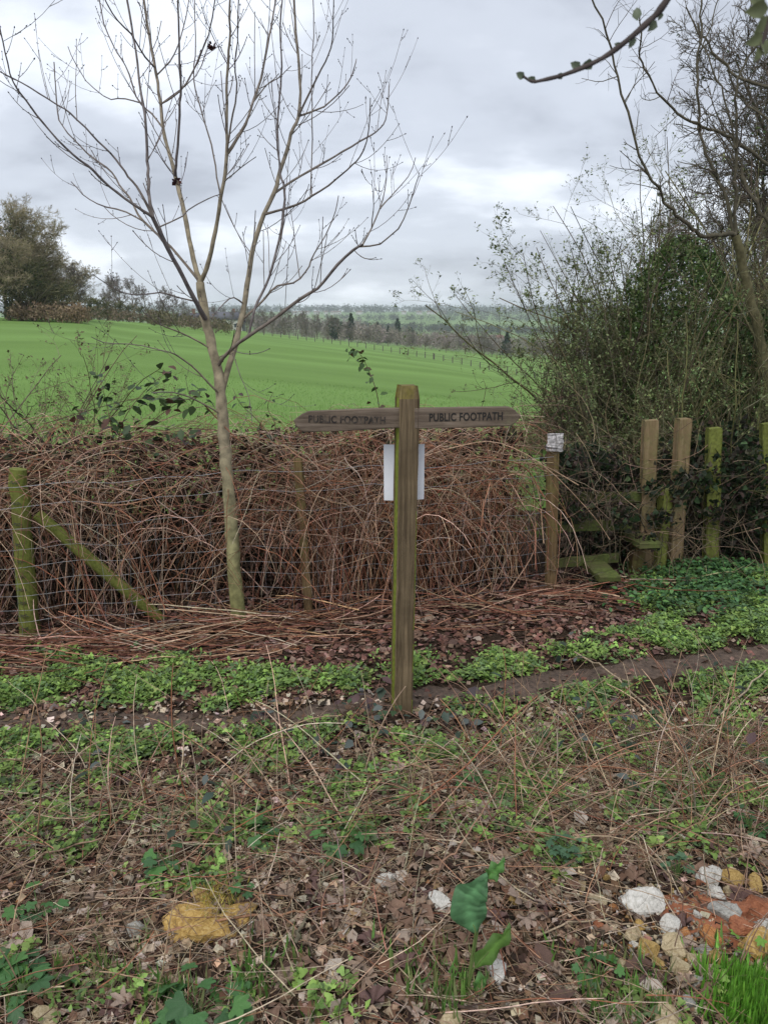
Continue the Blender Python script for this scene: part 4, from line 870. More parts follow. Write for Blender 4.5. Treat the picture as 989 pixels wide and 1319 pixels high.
# ------------------------------------------------------------------ far field fence
ff = thing('field_fence', plc(450, 170), 'distant post and wire fence crossing the lower edge of the green field', 'fence'); fl = Vector(ff.location)
pbm = square_post(.16, .16, 1.25, .02, .004, 2, 1); pme = bpy.data.meshes.new('post'); pbm.to_mesh(pme); pbm.free(); pme.materials.append(m_plain('grey_post', (.10, .09, .075), .9))
tops = []
for px in np.concatenate([np.arange(262, 560, 11.0), np.arange(560, 740, 12.0)]):
    u = (px - CX)/(F*1.032); Y = float(np.interp(u, KU, D1)) - 2; p = Vector(plc(px, Y)); tops.append(p)
    o = child('post', pme, ff); o.location = p - fl; o.scale.z = rng.uniform(.9, 1.1)
for z in (.45, .8, 1.15):
    mb = MB(); tubes(mb, np.array([list(p + Vector((0, 0, z))) for p in tops]), np.full(len(tops), .02), 3, np.broadcast_to(np.array((.16, .15, .14)), (1, len(tops), 3))); mb.obj('wire', M_FAR, ff)
# ------------------------------------------------------------------ far houses
def house(p, wd, dp, h, rh, wall, roof, label, group=None, rz=0.0):
    root = thing('house', p, label, 'house', group, rz)
    mb = MB(); prism(mb, [(-wd/2, -1), (wd/2, -1), (wd/2, h), (-wd/2, h)], -dp/2, dp/2, wall); child('wall', mb.mesh('wall', M_FARHOUSE), root)
    mb = MB(); e = .3; v = [(-wd/2 - e, -dp/2 - e, h - .02), (wd/2 + e, -dp/2 - e, h - .02), (wd/2 + e, dp/2 + e, h - .02), (-wd/2 - e, dp/2 + e, h - .02), (-wd/2 - e, 0, h + rh), (wd/2 + e, 0, h + rh)]
    mb.add(v, [[0, 1, 5, 4], [2, 3, 4, 5], [0, 3, 2, 1]], [[3, 0, 4], [1, 2, 5]], roof); rf = child('roof', mb.mesh('roof', M_FARHOUSE), root)
    mb = MB(); prism(mb, [(wd*.25, h + rh*.3), (wd*.25 + .8, h + rh*.3), (wd*.25 + .8, h + rh + 1), (wd*.25, h + rh + 1)], -.4, .4, (.2, .12, .09)); child('chimney', mb.mesh('chimney', M_FARHOUSE), rf)
    for i, fx in enumerate((-.3, .3)):
        for zz_ in ((h*.25,) if h < 4 else (h*.2, h*.62)):
            mb = MB(); prism(mb, [(fx*wd - .6, zz_), (fx*wd + .6, zz_), (fx*wd + .6, zz_ + 1.2), (fx*wd - .6, zz_ + 1.2)], -dp/2 - .05, -dp/2 + .1, (.05, .06, .07)); child('window', mb.mesh('window', M_FARHOUSE), root)
    mb = MB(); prism(mb, [(-.5, 0), (.5, 0), (.5, 2.1), (-.5, 2.1)], -dp/2 - .06, -dp/2 + .1, (.12, .07, .05)); child('door', mb.mesh('door', M_FARHOUSE), root)
    return root
SL, WH, BK = (.13, .13, .15), (.55, .54, .52), (.25, .15, .11)
house(plc(290, 262), 10, 7, 3.2, 2.6, WH, SL, 'low white farmhouse with slate roof behind the far fence', rz=.3)
house(plc(302, 266), 7, 6, 2.6, 1.6, (.2, .2, .2), SL, 'long grey barn beside the white farmhouse', rz=.2)
house(plc(240, 205), 6, 5, 2.2, 1.3, WH, SL, 'small white shed under the top hedgerow', rz=.3)
house(plc(640, 620), 11, 8, 5.2, 3.2, WH, (.2, .1, .08), 'white house with brown roof among the valley trees', rz=.4)
house(plc(524, 520), 9, 7, 4.0, 2.8, WH, (.22, .16, .13), 'pale cottage gable showing through the valley wood', rz=1.2)
for px, Y in [(388, 2000), (396, 1990), (408, 1980), (420, 1990), (429, 1970), (436, 2000), (463, 2000), (520, 2010), (540, 2000), (553, 2020), (560, 2000), (572, 2010), (600, 2020), (380, 1950)]:
    house(plc(px, Y), rng.uniform(9, 15), 8, 5.5, 3.2, WH, (.2, .14, .12), 'tiny pale house on the far skyline ridge', 'houses on the far ridge', rng.uniform(-.5, .5))

# ------------------------------------------------------------------ ground cover
def in_view(n, y0, y1, wmax=.92):
    n = int(n*1.48); y = np.sqrt(rng.uniform(y0**2, y1**2, n)); x = rng.uniform(-wmax, wmax, n)*(y + .5); return x, y
def vnoise(x, y, f, s=0):
    return .5 + .25*(np.sin(f*x + 1.7*s + 1.3*np.sin(f*.7*y + s)) + np.sin(f*1.1*y + 2.3*s + 1.5*np.sin(f*.8*x - s)))
BLOBS = [  # px, py, rx, ry, weight : where green weeds grow
    (60, 885, 130, 26, 1.0), (230, 890, 120, 22, 1.0), (330, 885, 60, 20, .8), (430, 880, 40, 18, .55), (60, 870, 60, 25, .6), (200, 862, 80, 14, .45),
    (80, 965, 110, 20, 1.0), (210, 965, 110, 24, 1.0), (20, 1000, 60, 25, .6), (290, 960, 60, 26, .6), (130, 1010, 80, 20, .35), (420, 945, 60, 20, .45),
    (560, 868, 50, 22, .8), (620, 870, 60, 20, .8), (690, 858, 60, 18, .8), (740, 852, 40, 16, .6), (600, 915, 60, 16, .5), (690, 905, 70, 22, .6), (760, 890, 60, 18, .45),
    (840, 832, 60, 20, 1.0), (900, 815, 70, 22, 1.0), (960, 805, 50, 30, 1.0), (930, 775, 70, 25, .7), (900, 752, 60, 28, 1.0), (970, 745, 50, 25, .8), (860, 775, 40, 18, .5), (985, 860, 40, 18, .9), (940, 885, 70, 18, .8), (870, 905, 60, 16, .5), (800, 925, 80, 25, .35), (930, 935, 60, 30, .3),
    (700, 1000, 140, 50, .30), (560, 990, 70, 40, .3), (780, 1020, 90, 50, .30), (400, 1010, 80, 40, .3), (940, 1020, 70, 70, .35), (700, 1095, 90, 30, .35), (430, 1085, 60, 35, .35), (300, 1080, 120, 35, .30), (100, 1070, 110, 35, .22), (860, 1090, 90, 30, .3), (230, 1130, 60, 25, .3), (60, 1270, 80, 40, .35), (250, 1290, 90, 30, .35), (420, 1290, 60, 25, .25), (870, 1290, 90, 30, .3), (560, 1060, 60, 30, .25), (1090, 790, 90, 30, .9), (1260, 770, 110, 30, .9), (1120, 860, 100, 22, .8), (1130, 1010, 120, 60, .35), (1150, 1250, 120, 60, .35), (-150, 885, 130, 25, .9), (-160, 965, 120, 24, .9), (-150, 1100, 130, 60, .3)]
def weed_mask(p):
    px, py = proj(p); m = np.zeros(len(p))
    for (a, b, rx, ry, w_) in BLOBS: m = np.maximum(m, w_*np.exp(-(((px - a)/rx)**2 + ((py - b)/ry)**2)**1.5))
    return m
def pathdist0(p):
    px, py = proj(p); return py - np.interp(px, [a for a, b in pp], [b for a, b in pp])
x, y = in_view(90000, 1.5, 5.4, .92); p = np.stack([x, y, terrain(x, y)], -1); m = weed_mask(p)*np.clip((np.abs(pathdist0(p)) - 10)/10, 0, 1)
keep = rng.random(len(x)) < m*np.clip(3.2*vnoise(x, y, 11, 1) - .95, 0.04, 1)*.85
p = p[keep]; print('weeds', len(p)); p = p[:17000]; n = len(p); k = 9
q = np.repeat(p, k, 0); nn = len(q); hgt = np.repeat(rng.uniform(.012, .055, n), k)
q = q + np.stack([rng.normal(size=nn)*.020, rng.normal(size=nn)*.020, hgt*rng.uniform(.4, 1.1, nn)], -1)
yaw = rng.uniform(0, 6.3, nn)
wd = MB(); plc_col = np.repeat(colv(n, [(.19, .30, .07), (.15, .245, .06), (.23, .35, .085), (.12, .19, .075)], .22), k, 0)*rng.uniform(.75, 1.25, (nn, 1))
h1 = nn//2
leaves(wd, T_LOB3, q[:h1], rots(yaw[:h1], rng.normal(.1, .4, h1), rng.normal(0, .3, h1)), rng.uniform(.018, .036, h1), plc_col[:h1])
leaves(wd, T_DI, q[h1:], rots(yaw[h1:], rng.normal(.3, .4, nn - h1), rng.normal(0, .3, nn - h1)), rng.uniform(.014, .030, nn - h1), plc_col[h1:])
wd.obj('weeds', M_LEAF, label='bright green low weeds growing along both sides of the path', cat='weeds', kind='stuff')
# darker nettles on the bank by the stile
nb = MB(); n = 420; px = rng.normal(905, 45, n); py = rng.normal(752, 20, n); b_ = gpt(px, np.maximum(py, 735)); k = 8
q = np.repeat(b_, k, 0); nn = len(q); q = q + np.stack([rng.normal(size=nn)*.03, rng.normal(size=nn)*.03, rng.uniform(.01, .09, nn)], -1)
leaves(nb, T_OV, q, rots(rng.uniform(0, 6.3, nn), rng.normal(-.1, .4, nn), rng.normal(0, .3, nn)), rng.uniform(.025, .05, nn), colv(nn, [(.065, .15, .05), (.085, .185, .055), (.05, .11, .045)], .28)); nb.obj('nettles', M_LEAF, label='clump of darker green nettles at the foot of the tall stile posts', cat='nettles', kind='stuff')
# leaf litter
def litter(nm, n, y0, y1, cols, s0, s1, label, cat, tm=T_FRAG, maskf=None, mt=M_DEADLEAF, tilt=.35, lift=.012, wts=None):
    x, y = in_view(n, y0, y1); p = np.stack([x, y, terrain(x, y) + rng.uniform(.002, lift, len(x))], -1)
    n = len(p)
    if maskf is not None: p = p[rng.random(n) < maskf(p)]
    n = len(p); mb = MB(); leaves(mb, tm, p, rots(rng.uniform(0, 6.3, n), rng.normal(0, tilt, n), rng.normal(0, tilt, n)), rng.uniform(s0, s1, n), colv(n, cols, .28, wts))
    return mb.obj(nm, mt, label=label, cat=cat, kind='stuff')
def pathdist(p):
    px, py = proj(p); c = np.interp(px, [a for a, b in pp], [b for a, b in pp]); return (py - c)
def rub(p):
    px, py = proj(p); return np.where((px > 790) & (py > 1112) & (py < 1255), .35, 1.0)
LIT = [(.22, .14, .09), (.12, .07, .045), (.34, .25, .175), (.50, .42, .33), (.06, .038, .028), (.04, .028, .02)]
litter('leaf_litter', 26000, 1.5, 3.4, LIT, .008, .038, 'brown and buff leaf litter over the near verge', 'leaf litter', maskf=lambda p: np.clip(np.abs(pathdist(p) - 0)/25, .3, 1)*rub(p))
litter('hedge_foot_litter', 17000, 3.3, 5.3, [(.15, .075, .055), (.20, .11, .085), (.10, .055, .042), (.27, .18, .14)], .014, .045, 'reddish leaf litter between path and hedge', 'leaf litter', maskf=lambda p: np.where(pathdist(p) < -18, 1, .12))
# straw and dead stalks on the verge
def stalks(nm, n, y0, y1, l0, l1, r0, r1, cols, label, lift, up, maskf=None, npt=6, wts=None, wig=.07, kk=3):
    x, y = in_view(n, y0, y1); z = terrain(x, y) + rng.uniform(.003, lift, len(x)); p = np.stack([x, y, z], -1); n = len(p)
    if maskf is not None: p = p[rng.random(n) < maskf(p)]
    n = len(p); an = rng.uniform(0, 6.3, n); d = np.stack([np.cos(an), np.sin(an)*.8, rng.normal(0, up, n)], -1)
    C = curves(p, d, rng.uniform(l0, l1, n), npt, 0, wig, .02)
    g = terrain(C[:, :, 0].ravel(), C[:, :, 1].ravel()).reshape(C.shape[:2]) + .003; C[:, :, 2] = np.maximum(C[:, :, 2], g)
    mb = MB(); tubes(mb, C, taper(rng.uniform(r0, r1, n), npt, .6), kk, colv(n, cols, .25, wts)); return mb.obj(nm, M_CANE, label=label, cat='dead stalks', kind='stuff')
STRAW = [(.42, .32, .22), (.50, .41, .30), (.33, .23, .15), (.25, .155, .10), (.17, .105, .07)]
verge = lambda p: np.clip((pathdist(p) - 20)/70, .02, 1)*rub(p)
stalks('dead_straw', 13000, 1.45, 3.2, .03, .19, .0005, .0014, STRAW, 'pale dead grass straw matted over the near verge', .03, .06, verge)
stalks('dead_stalks', 1300, 1.5, 3.1, .12, .45, .0010, .0023, STRAW + RED[:2], 'tangled dead stalks and bramble stems lying on the near verge', .09, .16, verge, 8)
# standing dead stems on the verge
sb = MB(); x, y = in_view(190, 1.75, 2.9); p = np.stack([x, y, terrain(x, y)], -1); n = len(p)
C = curves(p, np.stack([rng.normal(size=n)*.4, rng.normal(size=n)*.3, np.ones(n)], -1), rng.uniform(.12, .42, n), 8, -.01, .07, .1); tubes(sb, C, taper(rng.uniform(.001, .0026, n), 8, .5), 4, colv(n, STRAW, .25))
sb.obj('standing_stems', M_CANE, label='thin upright dead stems standing among the verge litter', cat='dead stems', kind='stuff')
# low dead bramble bushes on the verge right of the signpost
vb = MB(); n = 240; px = np.concatenate([rng.normal(890, 60, 120), rng.normal(640, 90, 70), rng.uniform(0, 480, 50)]); py = np.concatenate([rng.normal(1010, 40, 120), rng.normal(1010, 35, 70), rng.uniform(1000, 1090, 50)]); p = gpt(px, py)
C = curves(p, np.stack([rng.normal(size=n)*.8, rng.normal(size=n)*.5, np.ones(n)*.8], -1), rng.uniform(.2, .65, n), 10, .02, .05, .2); g = terrain(C[:, :, 0].ravel(), C[:, :, 1].ravel()).reshape(C.shape[:2]) + .004; C[:, :, 2] = np.maximum(C[:, :, 2], g)
tubes(vb, C, taper(rng.uniform(.0016, .0034, n), 10, .5), 4, colv(n, STRAW + RED[:3], .25)); C2, R2_ = spawn(C, np.full(C.shape[:2], .002), 2, .2, .9, 50, .06, .25, 6, 0, .1, .6, .0009, .5); tubes(vb, C2, R2_, 3, colv(len(C2), STRAW + RED[:2], .25))
vb.obj('verge_brambles', M_CANE, label='low dead bramble tangle on the verge around the signpost foot', cat='brambles', kind='stuff')
def spot(a, b):
    if abs(a - 612) < 75 and abs(b - 1195) < 95: return 'beside the dock plant'
    if abs(a - 275) < 100 and abs(b - 1170) < 75: return 'beside the broken yellow-ochre stone'
    if a > 740 and b > 1105: return 'in the stony rubble near the bright grass tuft'
    if b > 1225: return 'in the grassy straw in front of the chalk lumps' if a > 430 else 'in the grassy straw in front of the yellow-ochre stone'
    if abs(a - 520) < 70 and b < 1000: return 'around the signpost foot'
    if b < 900: return 'between the path and the stile'
    if b < 1000: return 'on the path edge left of the signpost' if a < 460 else 'on the path edge facing the stile'
    return 'in the litter under the leaning grey stick' if 340 < a < 560 else ('in the litter facing the ash tree' if a < 400 else 'in the litter under the verge brambles')
# single long sticks and canes lying across the verge, traced
sticks = [([(70, 1205), (150, 1185), (240, 1150), (300, 1110), (330, 1060)], .004, (.30, .20, .13), 0), ([(380, 1215), (395, 1180), (430, 1110), (470, 1010), (482, 985)], .0065, (.17, .15, .10), 0), ([(215, 1200), (330, 1180), (440, 1170), (500, 1150)], .0045, (.30, .16, .09), 0),
          ([(540, 1225), (480, 1200), (430, 1190), (380, 1215)], .004, (.28, .18, .12), 0), ([(989, 1085), (930, 1065), (870, 1035), (810, 1005)], .005, (.42, .34, .25), 0), ([(989, 860), (930, 920), (880, 975), (830, 1020)], .004, (.40, .32, .22), .12), ([(740, 840), (790, 870), (860, 930), (989, 990)], .005, (.36, .28, .19), .14),
          ([(495, 1255), (540, 1280), (600, 1300), (640, 1312)], .006, (.09, .06, .045), 0), ([(830, 752), (870, 750), (930, 738), (1010, 735)], .006, (.34, .33, .17), .05), ([(165, 1100), (240, 1110), (320, 1130), (400, 1120)], .0035, (.30, .22, .15), 0),
          ([(560, 1120), (600, 1080), (640, 1010), (655, 960)], .0035, (.30, .18, .12), .1), ([(700, 1130), (770, 1090), (830, 1060), (900, 1050)], .005, (.20, .14, .09), .02), ([(0, 1130), (60, 1100), (140, 1080), (230, 1075)], .004, (.26, .18, .12), .02), ([(20, 1240), (110, 1215), (200, 1205)], .003, (.34, .26, .18), 0),
          ([(690, 1205), (760, 1185), (830, 1195), (900, 1215)], .003, (.36, .28, .19), 0), ([(300, 1010), (350, 960), (390, 925)], .003, (.3, .22, .15), .1), ([(640, 760), (665, 725), (690, 690)], .005, (.25, .13, .09), .05)]
for pts, r, c, lift in sticks:
    q = catmull(pts, 20); W = gpt(q[:, 0], q[:, 1]); lf_ = .02 + lift*np.sin(np.linspace(.2, np.pi - .2, 20))
    for i in range(20):
        d = W[i] - np.array([0, 0, EYE]); W[i] = W[i] - d*(lf_[i]/EYE)
    mb = MB(); W[1:-1] += rng.normal(size=(18, 3))*.004; tubes(mb, W, np.linspace(r, r*.55, 20)*(1 + rng.normal(size=20)*.06), 6, np.broadcast_to(np.array(c), (1, 20, 3)), cap=False)
    if r > .004:
        Cs, Rs = spawn(W[None], np.full((1, 20), r*.6), 4, .2, .9, 50, .04, .16, 5, .05, .08, .7, .001, .5); tubes(mb, Cs, Rs, 4, colv(len(Cs), [c], .15))
    mb.obj('fallen_stick', M_CANE, smooth=True, label=('dark ' if c[0] < .22 else 'pale ' if c[0] > .33 else 'brown ') + 'dead stick lying ' + spot(*pts[1]), cat='stick', group='sticks on the verge')
# single big fallen leaves
fl_mesh = []
for i, (c, tm) in enumerate([((.22, .14, .10), T_MAPLE), ((.33, .25, .20), T_MAPLE), ((.14, .085, .075), T_MAPLE), ((.40, .32, .26), T_OV), ((.19, .10, .065), T_OV), ((.30, .22, .165), T_MAPLE), ((.46, .40, .34), T_OV), ((.12, .075, .06), T_OV)]):
    t = crinkle(tm, i + 3, .07); mb = MB(); mb.add(t[0] - [0, .35, 0], t[1] if len(t[1]) else None, t[2], np.array(c)*rng.uniform(.85, 1.15, (len(t[0]), 1))); fl_mesh.append(mb.mesh('fallen_leaf', M_DEADLEAF))
pxy = np.concatenate([np.stack([rng.uniform(0, 989, 130), rng.uniform(960, 1319, 130)], 1), np.stack([rng.normal(560, 90, 90), rng.normal(1170, 45, 90)], 1), np.stack([rng.uniform(520, 860, 40), rng.uniform(770, 840, 40)], 1)])
for (a, b) in pxy:
    if b > 1319 or b < 760: continue
    q = gpt(a, b); fk = int(rng.integers(len(fl_mesh))); o = bpy.data.objects.new('fallen_leaf', fl_mesh[fk]); COL.objects.link(o)
    R = rots(rng.uniform(0, 6.3, 1), rng.normal(0, .3, 1), rng.normal(0, .3, 1))[0]; o.matrix_basis = mat4(q + [0, 0, rng.uniform(.012, .03)], R, rng.uniform(.045, .095))
    near = b > 900
    tag(o, ['mid-brown lobed', 'pinkish buff lobed', 'dark purple-brown lobed', 'pale buff oval', 'red-brown oval', 'tan lobed', 'whitish oval', 'dark brown oval'][fk] + ' fallen leaf ' + spot(a, b) if near else 'small brown fallen leaf lying on bare litter by the hedge foot', 'leaf', 'fallen leaves on the verge' if near else 'fallen leaves at the hedge foot')
# ------------------------------------------------------------------ stones
def m_stone(nm, a, b, c, s=14):
    m, n, bb_, o = mat(nm); k = noise(n, s, 6, .65, dist=.5); r = ramp(n, k, [(.3, a), (.5, b), (.7, c)]); L(n, r.outputs[0], bb_.inputs['Base Color']); bb_.inputs['Roughness'].default_value = .8; bump(n, bb_, noise(n, s*3, 5), .5, .006); return m
ST = {'white': m_stone('chalky_flint', (.30, .29, .26), (.52, .50, .45), (.66, .64, .60)), 'grey': m_stone('grey_flint', (.14, .14, .13), (.30, .29, .26), (.44, .43, .39)), 'cream': m_stone('cream_stone', (.22, .17, .09), (.40, .32, .19), (.52, .44, .30)),
      'ochre': m_stone('ochre_stone', (.20, .12, .03), (.38, .25, .08), (.48, .35, .14)), 'orange': m_stone('orange_clay', (.22, .08, .025), (.38, .16, .05), (.46, .24, .09)), 'brick': m_stone('red_clay', (.17, .055, .025), (.28, .10, .045), (.36, .15, .07)), 'yellow': m_stone('yellow_stone', (.20, .115, .03), (.42, .26, .07), (.55, .41, .17))}
st_mesh = {}
def stone_mesh(kind, v):
    if (kind, v) in st_mesh: return st_mesh[kind, v]
    r = np.random.default_rng(v*7 + 1); bm = bmesh.new(); d = nrm(r.normal(size=(15, 3)))
    for q in d: bm.verts.new(Vector(q*np.array([.5, .42, .34])*r.uniform(.85, 1.05)))
    bmesh.ops.convex_hull(bm, input=bm.verts); loose = [q for q in bm.verts if not q.link_faces]; bmesh.ops.delete(bm, geom=loose, context='VERTS')
    bmesh.ops.bevel(bm, geom=list(bm.edges), offset=.035, segments=1, affect='EDGES', clamp_overlap=True)
    bmesh.ops.subdivide_edges(bm, edges=list(bm.edges), cuts=1, use_grid_fill=True)
    for q in bm.verts: q.co += Vector(r.normal(size=3)*.012) + q.co*float(.05*math.sin(q.co.x*11 + v) + .04*math.sin(q.co.y*13 + q.co.z*9))
    me = bpy.data.meshes.new('stone'); bm.to_mesh(me); bm.free(); me.materials.append(ST[kind]); st_mesh[kind, v] = me; return me
SLAB = {'white': 'white chalky flint lying in the orange rubble beside the bright grass tuft', 'grey': 'grey flint lying in the orange rubble beside the bright grass tuft', 'cream': 'cream stone lying in the rubble beside the bright grass tuft', 'ochre': 'ochre stone lying in the rubble beside the bright grass tuft', 'orange': 'orange-brown stone in the rubble beside the bright grass tuft', 'brick': 'brick-red lump of clay in the rubble beside the bright grass tuft', 'yellow': 'flat yellow stone in the rubble beside the bright grass tuft'}
def stone(px, py, wpx, kind, label=None, group=None, flat=1.0, sx=1.0):
    q = gpt(px, py + wpx*.25); s = wpx/F*np.linalg.norm(q - np.array([0, 0, EYE])); o = bpy.data.objects.new('stone', stone_mesh(kind, int(rng.integers(6)))); COL.objects.link(o)
    o.location = q + [0, 0, s*.17*flat]; kt = .25 if flat > .6 else .06; o.rotation_euler = (rng.normal()*kt, rng.normal()*kt, rng.normal()*(.8 if flat > .6 else .3)); o.scale = (s*sx, s, s*flat)
    return tag(o, label or SLAB[kind], 'stone', None if label and not group else (group or kind + ' stones in the rubble'))
stone(825, 1156, 56, 'white', 'largest white and grey flint, with a flat broken face, in the rubble', flat=.85)
for a in [(770, 1158, 24, 'cream'), (663, 1155, 21, 'ochre'), (912, 1126, 34, 'white'), (942, 1128, 27, 'ochre'), (940, 1147, 18, 'cream'), (922, 1150, 24, 'white'), (972, 1136, 24, 'ochre'), (933, 1173, 40, 'grey'), (915, 1205, 28, 'orange'), (862, 1189, 30, 'white'), (813, 1202, 24, 'cream'), (834, 1219, 28, 'ochre'), (866, 1216, 38, 'cream'), (875, 1244, 28, 'cream'), (894, 1235, 22, 'cream'), (922, 1235, 30, 'ochre'), (816, 1216, 12, 'white'), (906, 1223, 18, 'grey'), (897, 1263, 22, 'grey'), (972, 1212, 46, 'yellow'), (987, 1189, 20, 'white'), (823, 1191, 18, 'yellow'), (848, 1283, 26, 'cream'), (859, 1311, 42, 'cream'), (714, 1135, 13, 'yellow'), (781, 1128, 14, 'ochre'), (901, 1135, 18, 'brick'), (898, 1177, 15, 'white'), (951, 1172, 34, 'brick'), (975, 1166, 36, 'brick'), (955, 1192, 36, 'brick'), (880, 1200, 18, 'orange'), (790, 1168, 16, 'orange'), (800, 1240, 16, 'cream'), (850, 1240, 18, 'ochre'), (930, 1260, 24, 'cream'), (820, 1265, 16, 'cream'), (885, 1290, 22, 'grey'), (770, 1190, 14, 'brick')]: stone(*a)
for a in [(567, 1164, 40, 'white'), (498, 1130, 30, 'white'), (643, 1248, 34, 'white'), (330, 1195, 22, 'white'), (175, 1195, 22, 'grey')]: stone(*a, label='rough white chalk lump lying among fallen leaves of the verge', group='chalk lumps among the leaves')
for a in [(321, 1305, 30, 'cream'), (580, 1312, 28, 'cream'), (60, 1310, 34, 'cream'), (478, 1192, 18, 'cream'), (600, 1180, 16, 'cream'), (452, 1265, 14, 'cream')]: stone(*a, label='pale cream stone among straw away from the rubble', group='cream stones in the straw')
stone(246, 1168, 74, 'yellow', 'largest flat slab of the broken yellow-ochre stone', flat=.36); stone(276, 1186, 66, 'yellow', 'middle slab of the broken yellow-ochre stone under the moss tuft', flat=.42); stone(310, 1166, 50, 'yellow', 'smallest piece of the broken yellow-ochre stone', flat=.38); stone(268, 1150, 44, 'ochre', 'dull ochre piece behind the broken yellow-ochre stone', flat=.5)
ms_ = MB(); n = 420; px = rng.normal(280, 15, n); py = rng.normal(1166, 13, n); q = gpt(px, py); q[:, 2] += rng.uniform(.02, .045, n); leaves(ms_, T_BLADE, q, rots(rng.uniform(0, 6.3, n), rng.uniform(.2, 1.4, n), rng.normal(0, .3, n)), rng.uniform(.012, .026, n), colv(n, [(.34, .28, .05), (.42, .34, .07), (.24, .22, .05)], .2)); ms_.obj('moss_tuft', M_LEAF, label='yellow moss tuft growing on the broken ochre stone', cat='moss', kind='stuff')
# pebbles: too many and too small to count
pb = MB(); n = 900; px = np.concatenate([rng.normal(880, 60, 700), rng.uniform(0, 989, 200)]); py = np.concatenate([rng.normal(1195, 45, 700), rng.uniform(1100, 1319, 200)]); q = gpt(px, py)
octa = (np.array([[.5, 0, 0], [0, .45, 0], [-.5, .05, 0], [0, -.45, 0], [.05, .05, .35], [0, 0, -.3]]), [], [[0, 1, 4], [1, 2, 4], [2, 3, 4], [3, 0, 4], [1, 0, 5], [2, 1, 5], [3, 2, 5], [0, 3, 5]])
leaves(pb, octa, q + [0, 0, .004], rots(rng.uniform(0, 6.3, n), rng.normal(0, .3, n), rng.normal(0, .3, n)), rng.uniform(.008, .024, n), colv(n, [(.40, .33, .22), (.45, .43, .38), (.28, .13, .05), (.22, .20, .17), (.36, .25, .10)], .2)); pb.obj('pebbles', m_attr('pebble', .85, 50, .7, 1.2), label='small mixed pebbles and clay crumbs in the rubble', cat='pebbles', kind='stuff')
# red-orange clay patch under the rubble
cp = gpt(np.array([930.]), np.array([1180.]))[0]; mb = MB(); rr_ = np.linspace(0, 1, 6); an = np.linspace(0, 2*np.pi, 33)[:-1]
v = np.array([[cp[0] + .26*r*math.cos(a)*(1 + .2*math.sin(3*a)), cp[1] + .14*r*math.sin(a)*(1 + .2*math.cos(4*a)), 0] for r in rr_ for a in an]); v[:, 2] = terrain(v[:, 0], v[:, 1]) + np.repeat(.012*(1 - rr_**2) - .004*rr_, 32) + rng.normal(size=len(v))*.0015
i = np.arange(5)[:, None]*32; j = np.arange(32)[None]; mb.add(v, np.stack([i + j, i + 32 + j, i + 32 + (j+1) % 32, i + (j+1) % 32], -1).reshape(-1, 4)); mb.obj('clay_patch', ST['brick'], smooth=True, label='bare patch of red-orange clay under the rubble stones', cat='clay')
# ------------------------------------------------------------------ plants with big leaves, each leaf its own piece
def petiole_plant(name, px, py, nl, size, label, cols, cat='plant', group=None, tm=T_LOB, hgt=.08, key='lob'):
    b_ = gpt(px, py); root = thing(name, b_, label, cat, group); mb = MB()
    for q in range(nl):
        a = rng.uniform(0, 6.3); r = rng.uniform(.2, 1)*size*1.6; tipp = np.array([r*math.cos(a), r*math.sin(a)*.9, hgt*rng.uniform(.3, 1.1)]); mid = tipp*.5 + [0, 0, hgt*.25]
        tubes(mb, catmull([(0, 0, 0), mid, tipp], 6), np.linspace(.0018, .0012, 6), 4, colv(1, [(.10, .17, .05)], .1)); ci = int(rng.integers(len(cols)))
        R = rots(np.array([a - np.pi/2]), rng.normal(-.15, .3, 1), rng.normal(0, .25, 1))[0]; child('leaf', leaf_mesh((key, ci, cols[ci]), tm, cols[ci]), root, mat4(tipp, R, size*rng.uniform(.65, 1.2)))
    child('stalks', mb.mesh('stalks', M_LEAF), root); return root
GL = [(.065, .16, .05), (.085, .20, .055), (.05, .12, .045)]
for (a, b, nl, s, lb) in [(30, 1285, 16, .065, 'lobed leafy plant spreading over litter at the very left of the verge'), (255, 1312, 18, .07, 'broad lobed leafy plant left of the cream stone in grass'), (435, 1095, 12, .055, 'bright young leafy plant beside the leaning grey stick'), (225, 1118, 11, .055, 'green leafy plant behind the yellow-ochre stone'), (330, 1085, 9, .055, 'leafy plant half hidden by dead stalks behind the ochre stone'), (50, 1180, 9, .05, 'small leafy plant in straw left of the long thin stick'), (725, 1110, 24, .034, 'patch of small bluish leaves in front of the verge brambles'), (870, 1135, 14, .034, 'small bluish leaf clump among the rubble stones'), (300, 1165, 5, .04, 'sprig of green leaves growing over the yellow stone'), (600, 1010, 10, .05, 'leafy plant under the dead brambles by the signpost'), (965, 1075, 14, .04, 'dark leafy clump under the long pale stick'), (770, 1265, 10, .04, 'spiky young weed in front of the rubble')]:
    petiole_plant('leafy_weed', a, b, nl, s, lb, GL if 'bluish' not in lb else [(.07, .14, .075), (.09, .17, .09)])
